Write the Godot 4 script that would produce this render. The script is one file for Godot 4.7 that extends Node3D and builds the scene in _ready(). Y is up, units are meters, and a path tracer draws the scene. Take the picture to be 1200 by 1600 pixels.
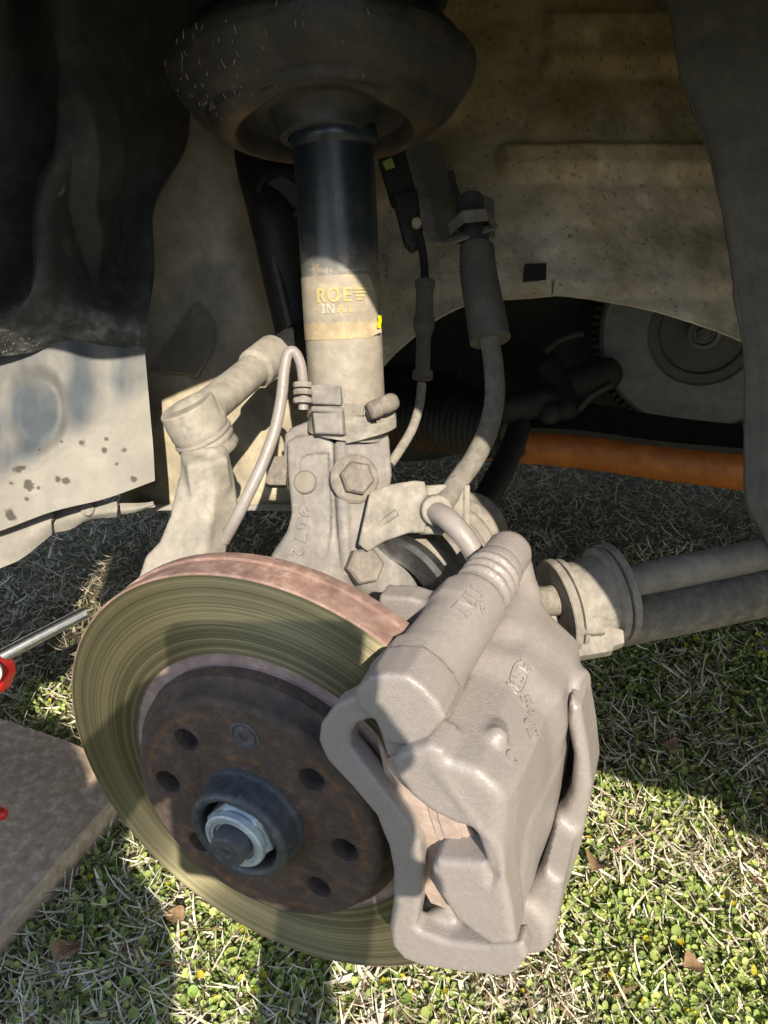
extends Node3D

# ---------------------------------------------------------------- camera model
const FOCAL := 1225.0
const PITCH := 27.0
var eye := Vector3(0, 0.68, 0)
var cx := Vector3.RIGHT
var cy := Vector3.UP
var cz := Vector3.BACK
var hub_c := Vector3(-0.0653, 0.3329, -0.33)      # centre of the outer face of the brake disc
var axn := Vector3(-0.377, 0, 0.9262).normalized()  # wheel axis, outwards
var axh := Vector3(0.9262, 0, 0.377).normalized()
var M := {}
var used := {}
var tn := FastNoiseLite.new()
var tf := FastNoiseLite.new()

func P(px: float, py: float, z: float) -> Vector3:          # a point z metres deep along the sight line of a place in the photo
	return eye + (cx * ((px - 600.0) / FOCAL) - cy * ((py - 800.0) / FOCAL) - cz) * z
func ray(px: float, py: float) -> Vector3:
	return cx * ((px - 600.0) / FOCAL) - cy * ((py - 800.0) / FOCAL) - cz
func on_plane(px: float, py: float, o: Vector3, n: Vector3) -> Vector3:
	var d := ray(px, py)
	return eye + d * ((o - eye).dot(n) / d.dot(n))
func PV(px: float, py: float, v: float) -> Vector3:          # on the plane parallel to the disc, v metres outboard
	return on_plane(px, py, hub_c + axn * v, axn)
func G(px: float, py: float, y := 0.0) -> Vector3:
	return on_plane(px, py, Vector3(0, y, 0), Vector3.UP)
func D(h: float, u: float, v: float) -> Vector3:
	return hub_c + axh * h + Vector3.UP * u + axn * v

# ---------------------------------------------------------------- naming
func numbered(called: String) -> String:
	var k: int = used.get(called, 0)
	used[called] = k + 1
	return called if k == 0 else "%s_%03d" % [called, k]
func thing(called: String, label: String, category: String, at := Vector3.ZERO, group := "") -> Node3D:
	var o := Node3D.new()
	o.name = numbered(called)
	add_child(o, true)
	o.position = at
	o.set_meta("label", label)
	o.set_meta("category", category)
	if group != "": o.set_meta("group", group)
	return o
func struct(o: Node3D) -> Node3D:
	o.set_meta("kind", "structure")
	return o

# ---------------------------------------------------------------- mesh builder
class MB:
	var v := PackedVector3Array()
	var c := PackedColorArray()
	var uv := PackedVector2Array()
	var ix := PackedInt32Array()
	var nn := PackedVector3Array()
	func add(p: Vector3, col := Color.WHITE, t := Vector2.ZERO) -> int:
		v.append(p); c.append(col); uv.append(t)
		return v.size() - 1
	func tri(a: int, b: int, d: int) -> void:
		ix.append(a); ix.append(b); ix.append(d)
	func quad(a: int, b: int, d: int, e: int) -> void:
		ix.append_array(PackedInt32Array([a, b, d, a, d, e]))
	func flat() -> void:                                   # every face its own corners
		var v2 := PackedVector3Array(); var c2 := PackedColorArray(); var u2 := PackedVector2Array(); var i2 := PackedInt32Array()
		for i in ix.size():
			v2.append(v[ix[i]]); c2.append(c[ix[i]]); u2.append(uv[ix[i]]); i2.append(i)
		v = v2; c = c2; uv = u2; ix = i2
	func join(o: MB) -> void:
		var off := v.size()
		v.append_array(o.v); c.append_array(o.c); uv.append_array(o.uv)
		for i in o.ix: ix.append(i + off)

var tint_on := true
func tint(p: Vector3, amount: float) -> Color:
	var a := tn.get_noise_3dv(p * 1000.0) * amount
	var b := tf.get_noise_3dv(p * 1000.0) * amount * 0.5
	var k := clampf(1.0 + a + b, 0.25, 1.0 + amount)
	return Color(k, k * (1.0 - 0.04 * a), k * (1.0 - 0.10 * a), 1)

func commit(mb: MB, called: String, mat: Material, parent: Node, tint_amount := 0.25, kind := "") -> MeshInstance3D:
	var off := Vector3.ZERO
	if parent is Node3D and parent != self: off = (parent as Node3D).global_position if (parent as Node3D).is_inside_tree() else Vector3.ZERO
	var n := PackedVector3Array()
	n.resize(mb.v.size())
	var ix := mb.ix
	if mb.nn.size() == mb.v.size():
		n = mb.nn
	else:
		for i in range(0, ix.size(), 3):
			var a := mb.v[ix[i]]
			var f := (mb.v[ix[i + 1]] - a).cross(mb.v[ix[i + 2]] - a)
			n[ix[i]] += f; n[ix[i + 1]] += f; n[ix[i + 2]] += f
		for i in n.size(): n[i] = n[i].normalized() if n[i].length_squared() > 0.0 else Vector3.UP
	var vv := PackedVector3Array(); vv.resize(mb.v.size())
	var cc := mb.c
	for i in vv.size():
		vv[i] = mb.v[i] - off
		if tint_amount > 0.0: cc[i] = cc[i] * tint(mb.v[i], tint_amount)
	var top := 1.0
	for q in cc: top = maxf(top, maxf(q.r, maxf(q.g, q.b)))
	if top > 1.001:                                         # vertex colours are stored up to 1: the rest goes to the material
		for step: float in [1.25, 1.6, 2.0, 3.0, 5.0, 10.0, 20.0, 40.0]:
			if top <= step:
				top = step
				break
		for i in cc.size(): cc[i] = Color(cc[i].r / top, cc[i].g / top, cc[i].b / top)
		mat = brighter(mat, top)
	var jx := PackedInt32Array(); jx.resize(ix.size())
	for i in range(0, ix.size(), 3):
		jx[i] = ix[i]; jx[i + 1] = ix[i + 2]; jx[i + 2] = ix[i + 1]
	var arr := []
	arr.resize(Mesh.ARRAY_MAX)
	arr[Mesh.ARRAY_VERTEX] = vv; arr[Mesh.ARRAY_NORMAL] = n; arr[Mesh.ARRAY_COLOR] = cc
	arr[Mesh.ARRAY_TEX_UV] = mb.uv; arr[Mesh.ARRAY_INDEX] = jx
	var am := ArrayMesh.new()
	am.add_surface_from_arrays(Mesh.PRIMITIVE_TRIANGLES, arr)
	var o := MeshInstance3D.new()
	o.mesh = am
	o.material_override = mat
	o.name = called
	if kind != "": o.set_meta("kind", kind)
	parent.add_child(o, true)
	return o

var bright_cache := {}
func brighter(m: Material, k: float) -> Material:
	var key := "%d_%.2f" % [m.get_instance_id(), k]
	if not bright_cache.has(key):
		var c: StandardMaterial3D = m.duplicate()
		c.albedo_color = Color(k, k, k).linear_to_srgb()
		bright_cache[key] = c
	return bright_cache[key]

func single(mb: MB, called: String, mat: Material, label: String, category: String, tint_amount := 0.25, group := "") -> MeshInstance3D:
	var o := commit(mb, numbered(called), mat, self, tint_amount)
	o.set_meta("label", label)
	o.set_meta("category", category)
	if group != "": o.set_meta("group", group)
	return o

func spline(pts: Array, per: int) -> PackedVector3Array:
	var out := PackedVector3Array()
	for i in range(pts.size() - 1):
		var a: Vector3 = pts[maxi(i - 1, 0)]; var b: Vector3 = pts[i]; var c: Vector3 = pts[i + 1]; var d: Vector3 = pts[mini(i + 2, pts.size() - 1)]
		for k in per: out.append(b.cubic_interpolate(c, a, d, float(k) / per))
	out.append(pts[pts.size() - 1])
	return out

func tube(path: PackedVector3Array, radii: Array, seg := 20, caps := true, squash := 1.0) -> MB:
	var mb := MB.new()
	var n := path.size()
	var up := Vector3.UP
	for i in n:
		var t := (path[mini(i + 1, n - 1)] - path[maxi(i - 1, 0)]).normalized()
		if i == 0 and absf(t.dot(up)) > 0.9: up = Vector3.RIGHT
		var s := up.cross(t).normalized()
		up = t.cross(s).normalized()
		var f := float(i) / (n - 1) * (radii.size() - 1)
		var k := mini(int(f), radii.size() - 2) if radii.size() > 1 else 0
		var r: float = radii[0] if radii.size() == 1 else lerpf(radii[k], radii[k + 1], f - k)
		for j in seg:
			var a := TAU * j / seg
			mb.add(path[i] + (s * cos(a) + up * (sin(a) * squash)) * r, Color.WHITE, Vector2(float(j) / seg, float(i) / n))
	for i in n - 1:
		for j in seg:
			var j2 := (j + 1) % seg
			mb.quad(i * seg + j, i * seg + j2, (i + 1) * seg + j2, (i + 1) * seg + j)
	if caps:
		for e in [0, n - 1]:
			var base := mb.v.size()
			var mid := mb.add(path[e])
			for j in seg: mb.add(mb.v[e * seg + j])
			for j in seg:
				var j2 := (j + 1) % seg
				if e == 0: mb.tri(mid, base + 1 + j2, base + 1 + j)
				else: mb.tri(mid, base + 1 + j, base + 1 + j2)
	return mb

# prof: list of Vector2(radius, along); a repeated point makes a sharp edge
func lathe(o: Vector3, axis: Vector3, prof: Array, seg := 64, side := Vector3.ZERO) -> MB:
	var mb := MB.new()
	axis = axis.normalized()
	var s := side if side != Vector3.ZERO else (Vector3.UP if absf(axis.y) < 0.9 else Vector3.RIGHT)
	s = (s - axis * s.dot(axis)).normalized()
	var t := axis.cross(s)
	var total := 0.0
	for i in prof.size():
		var q: Vector2 = prof[i]
		for j in seg + 1:
			var a := TAU * j / seg
			mb.add(o + axis * q.y + (s * cos(a) + t * sin(a)) * q.x, Color.WHITE, Vector2(float(j) / seg, q.x))
	for i in prof.size() - 1:
		if (prof[i] as Vector2).is_equal_approx(prof[i + 1]): continue
		for j in seg:
			var w := seg + 1
			mb.quad(i * w + j, i * w + j + 1, (i + 1) * w + j + 1, (i + 1) * w + j)
	return mb

# profile with every corner split for crisp edges, from a plain list
func crisp(pts: Array) -> Array:
	var out := []
	for i in pts.size():
		out.append(pts[i])
		if i > 0 and i < pts.size() - 1: out.append(pts[i])
	return out

func hexhead(o: Vector3, axis: Vector3, r: float, hh: float, turn := 0.0, washer := 0.0) -> MB:
	var side := Vector3.UP.rotated(axis.normalized(), turn)
	var mb := lathe(o, axis, [Vector2(r, 0), Vector2(r, hh * 0.82), Vector2(r * 0.86, hh), Vector2(r * 0.4, hh), Vector2(0.0001, hh)], 6, side)
	mb.flat()
	if washer > 0.0:
		var w := lathe(o - axis.normalized() * 0.0005, axis, crisp([Vector2(washer, 0), Vector2(washer, 0.0016), Vector2(washer * 0.9, 0.0026), Vector2(r * 0.8, 0.0026)]), 28)
		mb.join(w)
	return mb

# a bent sheet through a grid of control points, with thickness and a rim
func sheet(rows: Array, nu: int, nv: int, thick: float, shade = null, bump = null) -> MB:
	var mb := MB.new()
	var nr := rows.size()
	var nc: int = rows[0].size()
	var pos := PackedVector3Array()
	for i in nv + 1:
		var fv := float(i) / nv * (nr - 1)
		var r1 := mini(int(fv), nr - 2)
		var tv := fv - r1
		for j in nu + 1:
			var fu := float(j) / nu * (nc - 1)
			var c1 := mini(int(fu), nc - 2)
			var tu := fu - c1
			var q := []
			for r in [maxi(r1 - 1, 0), r1, r1 + 1, mini(r1 + 2, nr - 1)]:
				var R: Array = rows[r]
				var a: Vector3 = R[maxi(c1 - 1, 0)]; var b: Vector3 = R[c1]; var c: Vector3 = R[c1 + 1]; var d: Vector3 = R[mini(c1 + 2, nc - 1)]
				q.append(b.cubic_interpolate(c, a, d, tu))
			pos.append((q[1] as Vector3).cubic_interpolate(q[2], q[0], q[3], tv))
	var w := nu + 1
	var nrm := PackedVector3Array()
	for i in nv + 1:
		for j in nu + 1:
			var du := pos[i * w + mini(j + 1, nu)] - pos[i * w + maxi(j - 1, 0)]
			var dv := pos[mini(i + 1, nv) * w + j] - pos[maxi(i - 1, 0) * w + j]
			var n := dv.cross(du).normalized()        # rows run down, columns run right: towards the viewer
			nrm.append(n)
	for side in 2:
		for i in nv + 1:
			for j in nu + 1:
				var k := i * w + j
				var uvp := Vector2(float(j) / nu, float(i) / nv)
				var p := pos[k]
				if bump != null: p += nrm[k] * float(bump.call(uvp, p))
				if side == 1: p -= nrm[k] * thick
				mb.add(p, shade.call(uvp, p) if shade != null else Color.WHITE, uvp)
	var off := (nu + 1) * (nv + 1)
	for i in nv:
		for j in nu:
			var a := i * w + j
			mb.quad(a, a + w, a + w + 1, a + 1)
			mb.quad(off + a, off + a + 1, off + a + w + 1, off + a + w)
	for j in nu:
		for e in [[0, j, j + 1], [1, nv * w + j + 1, nv * w + j]]:
			var a: int = e[1]; var b: int = e[2]
			var i0 := mb.add(mb.v[a], mb.c[a]); var i1 := mb.add(mb.v[b], mb.c[b]); var i2 := mb.add(mb.v[b + off], mb.c[b]); var i3 := mb.add(mb.v[a + off], mb.c[a])
			mb.quad(i0, i1, i2, i3)
	for i in nv:
		for e in [[(i + 1) * w, i * w], [i * w + nu, (i + 1) * w + nu]]:
			var a: int = e[0]; var b: int = e[1]
			var i0 := mb.add(mb.v[a], mb.c[a]); var i1 := mb.add(mb.v[b], mb.c[b]); var i2 := mb.add(mb.v[b + off], mb.c[b]); var i3 := mb.add(mb.v[a + off], mb.c[a])
			mb.quad(i0, i1, i2, i3)
	return mb

# a flat plate: outline in world points on one plane, thickness backwards, small bevel on the front
func plate(pts: Array, n: Vector3, thick: float, bevel := 0.0006) -> MB:
	n = n.normalized()
	var o: Vector3 = pts[0]
	var ex := (Vector3.UP - n * n.y).normalized() if absf(n.y) < 0.9 else (Vector3.RIGHT - n * n.x).normalized()
	var ey := n.cross(ex)
	var pl := PackedVector2Array()
	for p in pts: pl.append(Vector2((p - o).dot(ex), (p - o).dot(ey)))
	if Geometry2D.is_polygon_clockwise(pl): pl.reverse()
	var m := pl.size()
	var inner := PackedVector2Array()
	for i in m:
		var a := (pl[i] - pl[(i + m - 1) % m]).normalized()
		var b := (pl[(i + 1) % m] - pl[i]).normalized()
		var nn := Vector2(-a.y - b.y, a.x + b.x)
		var l := maxf(nn.length(), 0.3)
		inner.append(pl[i] + nn / (l * l) * 2.0 * bevel)
	var mb := MB.new()
	var lift := func(q: Vector2, d: float) -> Vector3: return o + ex * q.x + ey * q.y + n * d
	var idx := Geometry2D.triangulate_polygon(inner)
	for q in inner: mb.add(lift.call(q, 0.0))
	for i in range(0, idx.size(), 3):
		var a := inner[idx[i]]; var b := inner[idx[i + 1]]; var c := inner[idx[i + 2]]
		if (b - a).cross(c - a) > 0: mb.tri(idx[i], idx[i + 1], idx[i + 2])
		else: mb.tri(idx[i], idx[i + 2], idx[i + 1])
	var s := mb.v.size()
	for q in pl: mb.add(lift.call(q, -thick))
	var jd := Geometry2D.triangulate_polygon(pl)
	for i in range(0, jd.size(), 3):
		var a := pl[jd[i]]; var b := pl[jd[i + 1]]; var c := pl[jd[i + 2]]
		if (b - a).cross(c - a) > 0: mb.tri(s + jd[i], s + jd[i + 2], s + jd[i + 1])
		else: mb.tri(s + jd[i], s + jd[i + 1], s + jd[i + 2])
	for i in m:
		var k := (i + 1) % m
		mb.quad(mb.add(lift.call(inner[i], 0)), mb.add(lift.call(pl[i], -bevel)), mb.add(lift.call(pl[k], -bevel)), mb.add(lift.call(inner[k], 0)))
		mb.quad(mb.add(lift.call(pl[i], -bevel)), mb.add(lift.call(pl[i], -thick)), mb.add(lift.call(pl[k], -thick)), mb.add(lift.call(pl[k], -bevel)))
	return mb

func box(c: Vector3, bx: Vector3, by: Vector3, bz: Vector3) -> MB:      # half axes
	return plate([c - bx - by + bz, c + bx - by + bz, c + bx + by + bz, c - bx + by + bz], bz, bz.length() * 2.0, minf(0.001, bz.length() * 0.3))

# lettering as raised geometry laid on a surface: place(x, y, z) -> point
func letters(text: String, size: float, depth: float, place: Callable, fontname := "Droid Sans", weight := 700) -> MB:
	var tm := TextMesh.new()
	var sf := SystemFont.new()
	sf.font_names = PackedStringArray([fontname])
	sf.font_weight = weight
	tm.font = sf
	tm.text = text
	tm.font_size = 64
	tm.pixel_size = size / 64.0
	tm.depth = depth
	tm.curve_step = 2.0
	var arr := tm.get_mesh_arrays()
	var mb := MB.new()
	var vs: PackedVector3Array = arr[Mesh.ARRAY_VERTEX]
	var ids: PackedInt32Array = arr[Mesh.ARRAY_INDEX]
	for q in vs: mb.add(place.call(q))
	for i in range(0, ids.size(), 3): mb.tri(ids[i], ids[i + 2], ids[i + 1])
	mb.flat()
	return mb

# ---------------------------------------------------------------- signed distance solids
class Prim:
	var cut := false
	var k := 0.003
	func d(_p: Vector3) -> float: return 1.0
	func mid() -> Vector3: return Vector3.ZERO
	func reach() -> float: return 0.0
class Cap extends Prim:
	var a: Vector3; var b: Vector3; var ra: float; var rb: float; var ab: Vector3; var il: float
	func _init(a_: Vector3, b_: Vector3, ra_: float, rb_: float, k_ := 0.003, cut_ := false) -> void:
		a = a_; b = b_; ra = ra_; rb = rb_; k = k_; cut = cut_; ab = b - a; il = 1.0 / maxf(ab.length_squared(), 1e-9)
	func d(p: Vector3) -> float:
		var t := clampf((p - a).dot(ab) * il, 0.0, 1.0)
		return p.distance_to(a + ab * t) - lerpf(ra, rb, t)
	func mid() -> Vector3: return (a + b) * 0.5
	func reach() -> float: return ab.length() * 0.5 + maxf(ra, rb)
class Cyl extends Prim:
	var c: Vector3; var ax: Vector3; var hl: float; var r: float; var e: float; var r2: float
	func _init(a_: Vector3, b_: Vector3, r_: float, edge: float, k_ := 0.003, cut_ := false, r2_ := -1.0) -> void:
		c = (a_ + b_) * 0.5; ax = (b_ - a_).normalized(); hl = a_.distance_to(b_) * 0.5; r = r_; e = edge; k = k_; cut = cut_; r2 = r2_ if r2_ > 0.0 else r_
	func d(p: Vector3) -> float:
		var q := p - c
		var y := q.dot(ax)
		var x := sqrt(maxf(q.length_squared() - y * y, 0.0)) - lerpf(r, r2, clampf(y / hl * 0.5 + 0.5, 0.0, 1.0)) + e
		y = absf(y) - hl + e
		return minf(maxf(x, y), 0.0) + sqrt(maxf(x, 0.0) * maxf(x, 0.0) + maxf(y, 0.0) * maxf(y, 0.0)) - e
	func mid() -> Vector3: return c
	func reach() -> float: return hl + maxf(r, r2)
class Ell extends Prim:
	var xi: Transform3D; var c: Vector3; var h: Vector3
	func _init(x: Transform3D, half: Vector3, k_ := 0.003, cut_ := false) -> void:
		c = x.origin; xi = x.orthonormalized().affine_inverse(); h = half; k = k_; cut = cut_
	func d(p: Vector3) -> float:
		var q := xi * p
		var a := (q / h).length()
		var b := (q / (h * h)).length()
		return a * (a - 1.0) / maxf(b, 1e-6)
	func mid() -> Vector3: return c
	func reach() -> float: return maxf(h.x, maxf(h.y, h.z))
class Slab extends Prim:                                    # an outline extruded, with rounded edges
	var o: Vector3; var ex: Vector3; var ey: Vector3; var ez: Vector3; var pl: PackedVector2Array; var hz: float; var e: float; var c: Vector3; var rr: float
	func _init(pts: Array, n: Vector3, thick: float, edge: float, k_ := 0.003, cut_ := false) -> void:
		ez = n.normalized()
		ex = (Vector3.UP - ez * ez.y).normalized() if absf(ez.y) < 0.9 else (Vector3.RIGHT - ez * ez.x).normalized()
		ey = ez.cross(ex)
		hz = thick * 0.5; e = edge; k = k_; cut = cut_
		o = pts[0] - ez * hz
		c = Vector3.ZERO
		for p in pts:
			pl.append(Vector2((p - o).dot(ex), (p - o).dot(ey)))
			c += p / pts.size()
		c -= ez * hz
		for p in pts: rr = maxf(rr, (p - c).length())
		rr += hz
	func d(p: Vector3) -> float:
		var q := p - o
		var x := q.dot(ex); var y := q.dot(ey)
		var m := pl.size()
		var best := 1e9
		var inside := false
		var a := pl[m - 1]
		for b in pl:
			var vx := b.x - a.x; var vy := b.y - a.y
			var wx := x - a.x; var wy := y - a.y
			var t := clampf((wx * vx + wy * vy) / (vx * vx + vy * vy), 0.0, 1.0)
			var fx := wx - vx * t; var fy := wy - vy * t
			best = minf(best, fx * fx + fy * fy)
			if (a.y > y) != (b.y > y) and x < vx * (y - a.y) / vy + a.x: inside = not inside
			a = b
		var d2 := sqrt(best) * (-1.0 if inside else 1.0) + e
		var dz := absf(q.dot(ez)) - hz + e
		return minf(maxf(d2, dz), 0.0) + sqrt(maxf(d2, 0.0) * maxf(d2, 0.0) + maxf(dz, 0.0) * maxf(dz, 0.0)) - e
	func mid() -> Vector3: return c
	func reach() -> float: return rr

class Both extends Prim:                                    # what two solids share
	var a: Prim; var b: Prim
	func _init(a_: Prim, b_: Prim, k_ := 0.003) -> void:
		a = a_; b = b_; k = k_
	func d(p: Vector3) -> float:
		var x := a.d(p); var y := b.d(p)
		var h := maxf(k - absf(x - y), 0.0) / k
		return maxf(x, y) + h * h * k * 0.25
	func mid() -> Vector3: return a.mid()
	func reach() -> float: return a.reach()

func field(prims: Array, p: Vector3) -> float:
	var a := 1e3
	for q: Prim in prims:
		var b := q.d(p)
		if q.cut:
			b = -b
			var hh := maxf(q.k - absf(a - b), 0.0) / q.k
			a = maxf(a, b) + hh * hh * q.k * 0.25
		else:
			var hh := maxf(q.k - absf(a - b), 0.0) / q.k
			a = minf(a, b) - hh * hh * q.k * 0.25
	return a

# where the sight line of a place in the photo meets a solid: [point, normal]
func hit(prims: Array, px: float, py: float) -> Array:
	var d := ray(px, py).normalized()
	var t := 0.2
	for i in 90:
		var f := field(prims, eye + d * t)
		if absf(f) < 0.00005: break
		t += f * 0.8
	var p := eye + d * t
	var e := 0.0012
	var n := Vector3(field(prims, p + Vector3(e, 0, 0)) - field(prims, p - Vector3(e, 0, 0)), field(prims, p + Vector3(0, e, 0)) - field(prims, p - Vector3(0, e, 0)), field(prims, p + Vector3(0, 0, e)) - field(prims, p - Vector3(0, 0, e)))
	return [p, n.normalized()]
# raised lettering where the photo shows it on a solid; along: a second place that the text runs towards
func emboss(prims: Array, text: String, px: float, py: float, tx: float, ty: float, size: float, rise := 0.0011) -> MB:
	var h := hit(prims, px, py)
	var n: Vector3 = h[1]
	var g: Vector3 = on_plane(tx, ty, h[0], n) - (h[0] as Vector3)
	var ex := (g - n * g.dot(n)).normalized()
	var ey := n.cross(ex)
	return letters(text, size, rise * 2.0, func(q: Vector3) -> Vector3:
		var p: Vector3 = h[0] + ex * q.x + ey * q.y
		for k in 3: p -= n * field(prims, p)
		return p + n * q.z)

func solid(prims: Array, cell: float) -> MB:
	var lo := Vector3(1e9, 1e9, 1e9); var hi := -lo
	for q: Prim in prims:
		if q.cut: continue
		var r := Vector3.ONE * (q.reach() + cell * 2)
		lo = lo.min(q.mid() - r); hi = hi.max(q.mid() + r)
	var B := 6
	var bs := cell * B
	var nb := ((hi - lo) / bs).ceil()
	var nx := int(nb.x); var ny := int(nb.y); var nz := int(nb.z)
	var W := nx * B + 2; var HH := ny * B + 2
	var mb := MB.new()
	var ids := {}
	var edges := PackedInt32Array()
	var R := bs * 0.5 * 1.7321 + cell
	var N := B + 1
	var val := PackedFloat32Array(); val.resize(N * N * N)
	for bz in nz:
		for by in ny:
			for bx in nx:
				var o := lo + Vector3(bx, by, bz) * bs
				var c := o + Vector3.ONE * bs * 0.5
				var near := []
				var best := 1e9
				for q: Prim in prims:
					var dd := INF
					if (c - q.mid()).length() - q.reach() < R + q.k + 0.02:
						dd = q.d(c)
						if q.cut:
							if dd < R + q.k: near.append(q)
						else:
							if dd < R * 2.0 + q.k + 0.012: near.append(q)
							best = minf(best, dd)
				if best > R + 0.008: continue
				if near.is_empty(): continue
				var fc := field(near, c)
				if absf(fc) > R + 0.003: continue
				var i := 0
				for z in N:
					for y in N:
						for x in N:
							val[i] = field(near, o + Vector3(x, y, z) * cell)
							i += 1
				for z in B:
					for y in B:
						for x in B:
							var b0 := (z * N + y) * N + x
							var mask := 0
							for k in 8:
								if val[b0 + (k & 1) + ((k >> 1) & 1) * N + (k >> 2) * N * N] < 0.0: mask |= 1 << k
							if mask == 0 or mask == 255: continue
							var s := Vector3.ZERO
							var cnt := 0
							for axis in 3:
								var st := 1 << axis
								for k in 8:
									if k & st: continue
									var m1 := (mask >> k) & 1
									var m2 := (mask >> (k | st)) & 1
									if m1 == m2: continue
									var k2 := k | st
									var v1 := val[b0 + (k & 1) + ((k >> 1) & 1) * N + (k >> 2) * N * N]
									var v2 := val[b0 + (k2 & 1) + ((k2 >> 1) & 1) * N + (k2 >> 2) * N * N]
									var t := v1 / (v1 - v2)
									var pp := Vector3(k & 1, (k >> 1) & 1, k >> 2)
									pp[axis] = t
									s += pp
									cnt += 1
							var gx := bx * B + x; var gy := by * B + y; var gz := bz * B + z
							var key := (gz * HH + gy) * W + gx
							var at := o + (Vector3(x, y, z) + s / cnt) * cell
							var e := cell * 0.4
							for pass_ in 2:                                    # settle the point on the true surface
								var f := field(near, at)
								var gr := Vector3(field(near, at + Vector3(e, 0, 0)) - f, field(near, at + Vector3(0, e, 0)) - f, field(near, at + Vector3(0, 0, e)) - f)
								var gl := gr.length()
								if gl < e * 0.2: break
								at -= gr / gl * clampf(f, -cell * 0.5, cell * 0.5)
							ids[key] = mb.add(at)
							for axis in 3:
								var m2 := (mask >> (1 << axis)) & 1
								if (mask & 1) != m2:
									edges.append(key); edges.append(axis); edges.append(mask & 1)
	var st := [1, W, W * HH]
	for i in range(0, edges.size(), 3):
		var key := edges[i]
		var ax := edges[i + 1]
		var u: int = st[(ax + 1) % 3]; var w: int = st[(ax + 2) % 3]
		var a = ids.get(key); var b = ids.get(key - u); var c = ids.get(key - u - w); var d = ids.get(key - w)
		if a == null or b == null or c == null or d == null: continue
		if edges[i + 2] == 1: mb.quad(a, b, c, d)
		else: mb.quad(a, d, c, b)
	return mb

# ---------------------------------------------------------------- materials
func nz(freq: float, oct := 4, kind := FastNoiseLite.TYPE_SIMPLEX_SMOOTH, sd := 1, gain := 0.55) -> FastNoiseLite:
	var f := FastNoiseLite.new()
	f.noise_type = kind
	f.frequency = freq
	f.fractal_octaves = oct
	f.fractal_gain = gain
	f.seed = sd
	return f
var tex_cache := {}
func ntex(key: String, noise: FastNoiseLite, ramp: Array, size := 512) -> NoiseTexture2D:
	if tex_cache.has(key): return tex_cache[key]
	var t := NoiseTexture2D.new()
	t.width = size; t.height = size
	t.seamless = true
	t.noise = noise
	if ramp.size():
		var g := Gradient.new()
		g.offsets = PackedFloat32Array(ramp.map(func(x): return x[0]))
		g.colors = PackedColorArray(ramp.map(func(x): return x[1]))
		t.color_ramp = g
	tex_cache[key] = t
	return t
func L(r: float, g: float, b: float) -> Color: return Color(r, g, b).linear_to_srgb()
# three tones from a speckled noise, relief from another; scale = tiles per metre
func mat(key: String, a: Color, b: Color, c: Color, rough: float, scale: float, relief: String, relief_cm: float, metal := 0.0, spec := 0.5, freq := 0.012) -> StandardMaterial3D:
	var m := StandardMaterial3D.new()
	m.albedo_texture = ntex(key, nz(freq, 5, FastNoiseLite.TYPE_SIMPLEX_SMOOTH, key.hash() % 1000, 0.7), [[0.0, a], [0.42, b.lerp(a, 0.25)], [0.58, b], [0.8, c], [1.0, c]])
	m.uv1_triplanar = true
	m.uv1_world_triplanar = true
	m.uv1_scale = Vector3.ONE * scale
	m.roughness = rough
	m.metallic = metal
	m.metallic_specular = spec
	m.vertex_color_use_as_albedo = true
	if relief != "":
		m.heightmap_enabled = true
		m.heightmap_scale = relief_cm
		m.heightmap_texture = relief_tex(relief)
	M[key] = m
	return m
func relief_tex(r: String) -> NoiseTexture2D:
	match r:
		"cast": return ntex("relief_cast", nz(0.14, 4, FastNoiseLite.TYPE_SIMPLEX_SMOOTH, 5, 0.65), [])
		"dust": return ntex("relief_dust", nz(0.02, 6, FastNoiseLite.TYPE_SIMPLEX_SMOOTH, 8, 0.75), [])
		"pits": return ntex("relief_pits", nz(0.06, 3, FastNoiseLite.TYPE_CELLULAR, 12, 0.6), [])
	return ntex("relief_soft", nz(0.01, 4, FastNoiseLite.TYPE_SIMPLEX_SMOOTH, 15, 0.5), [])

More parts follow.
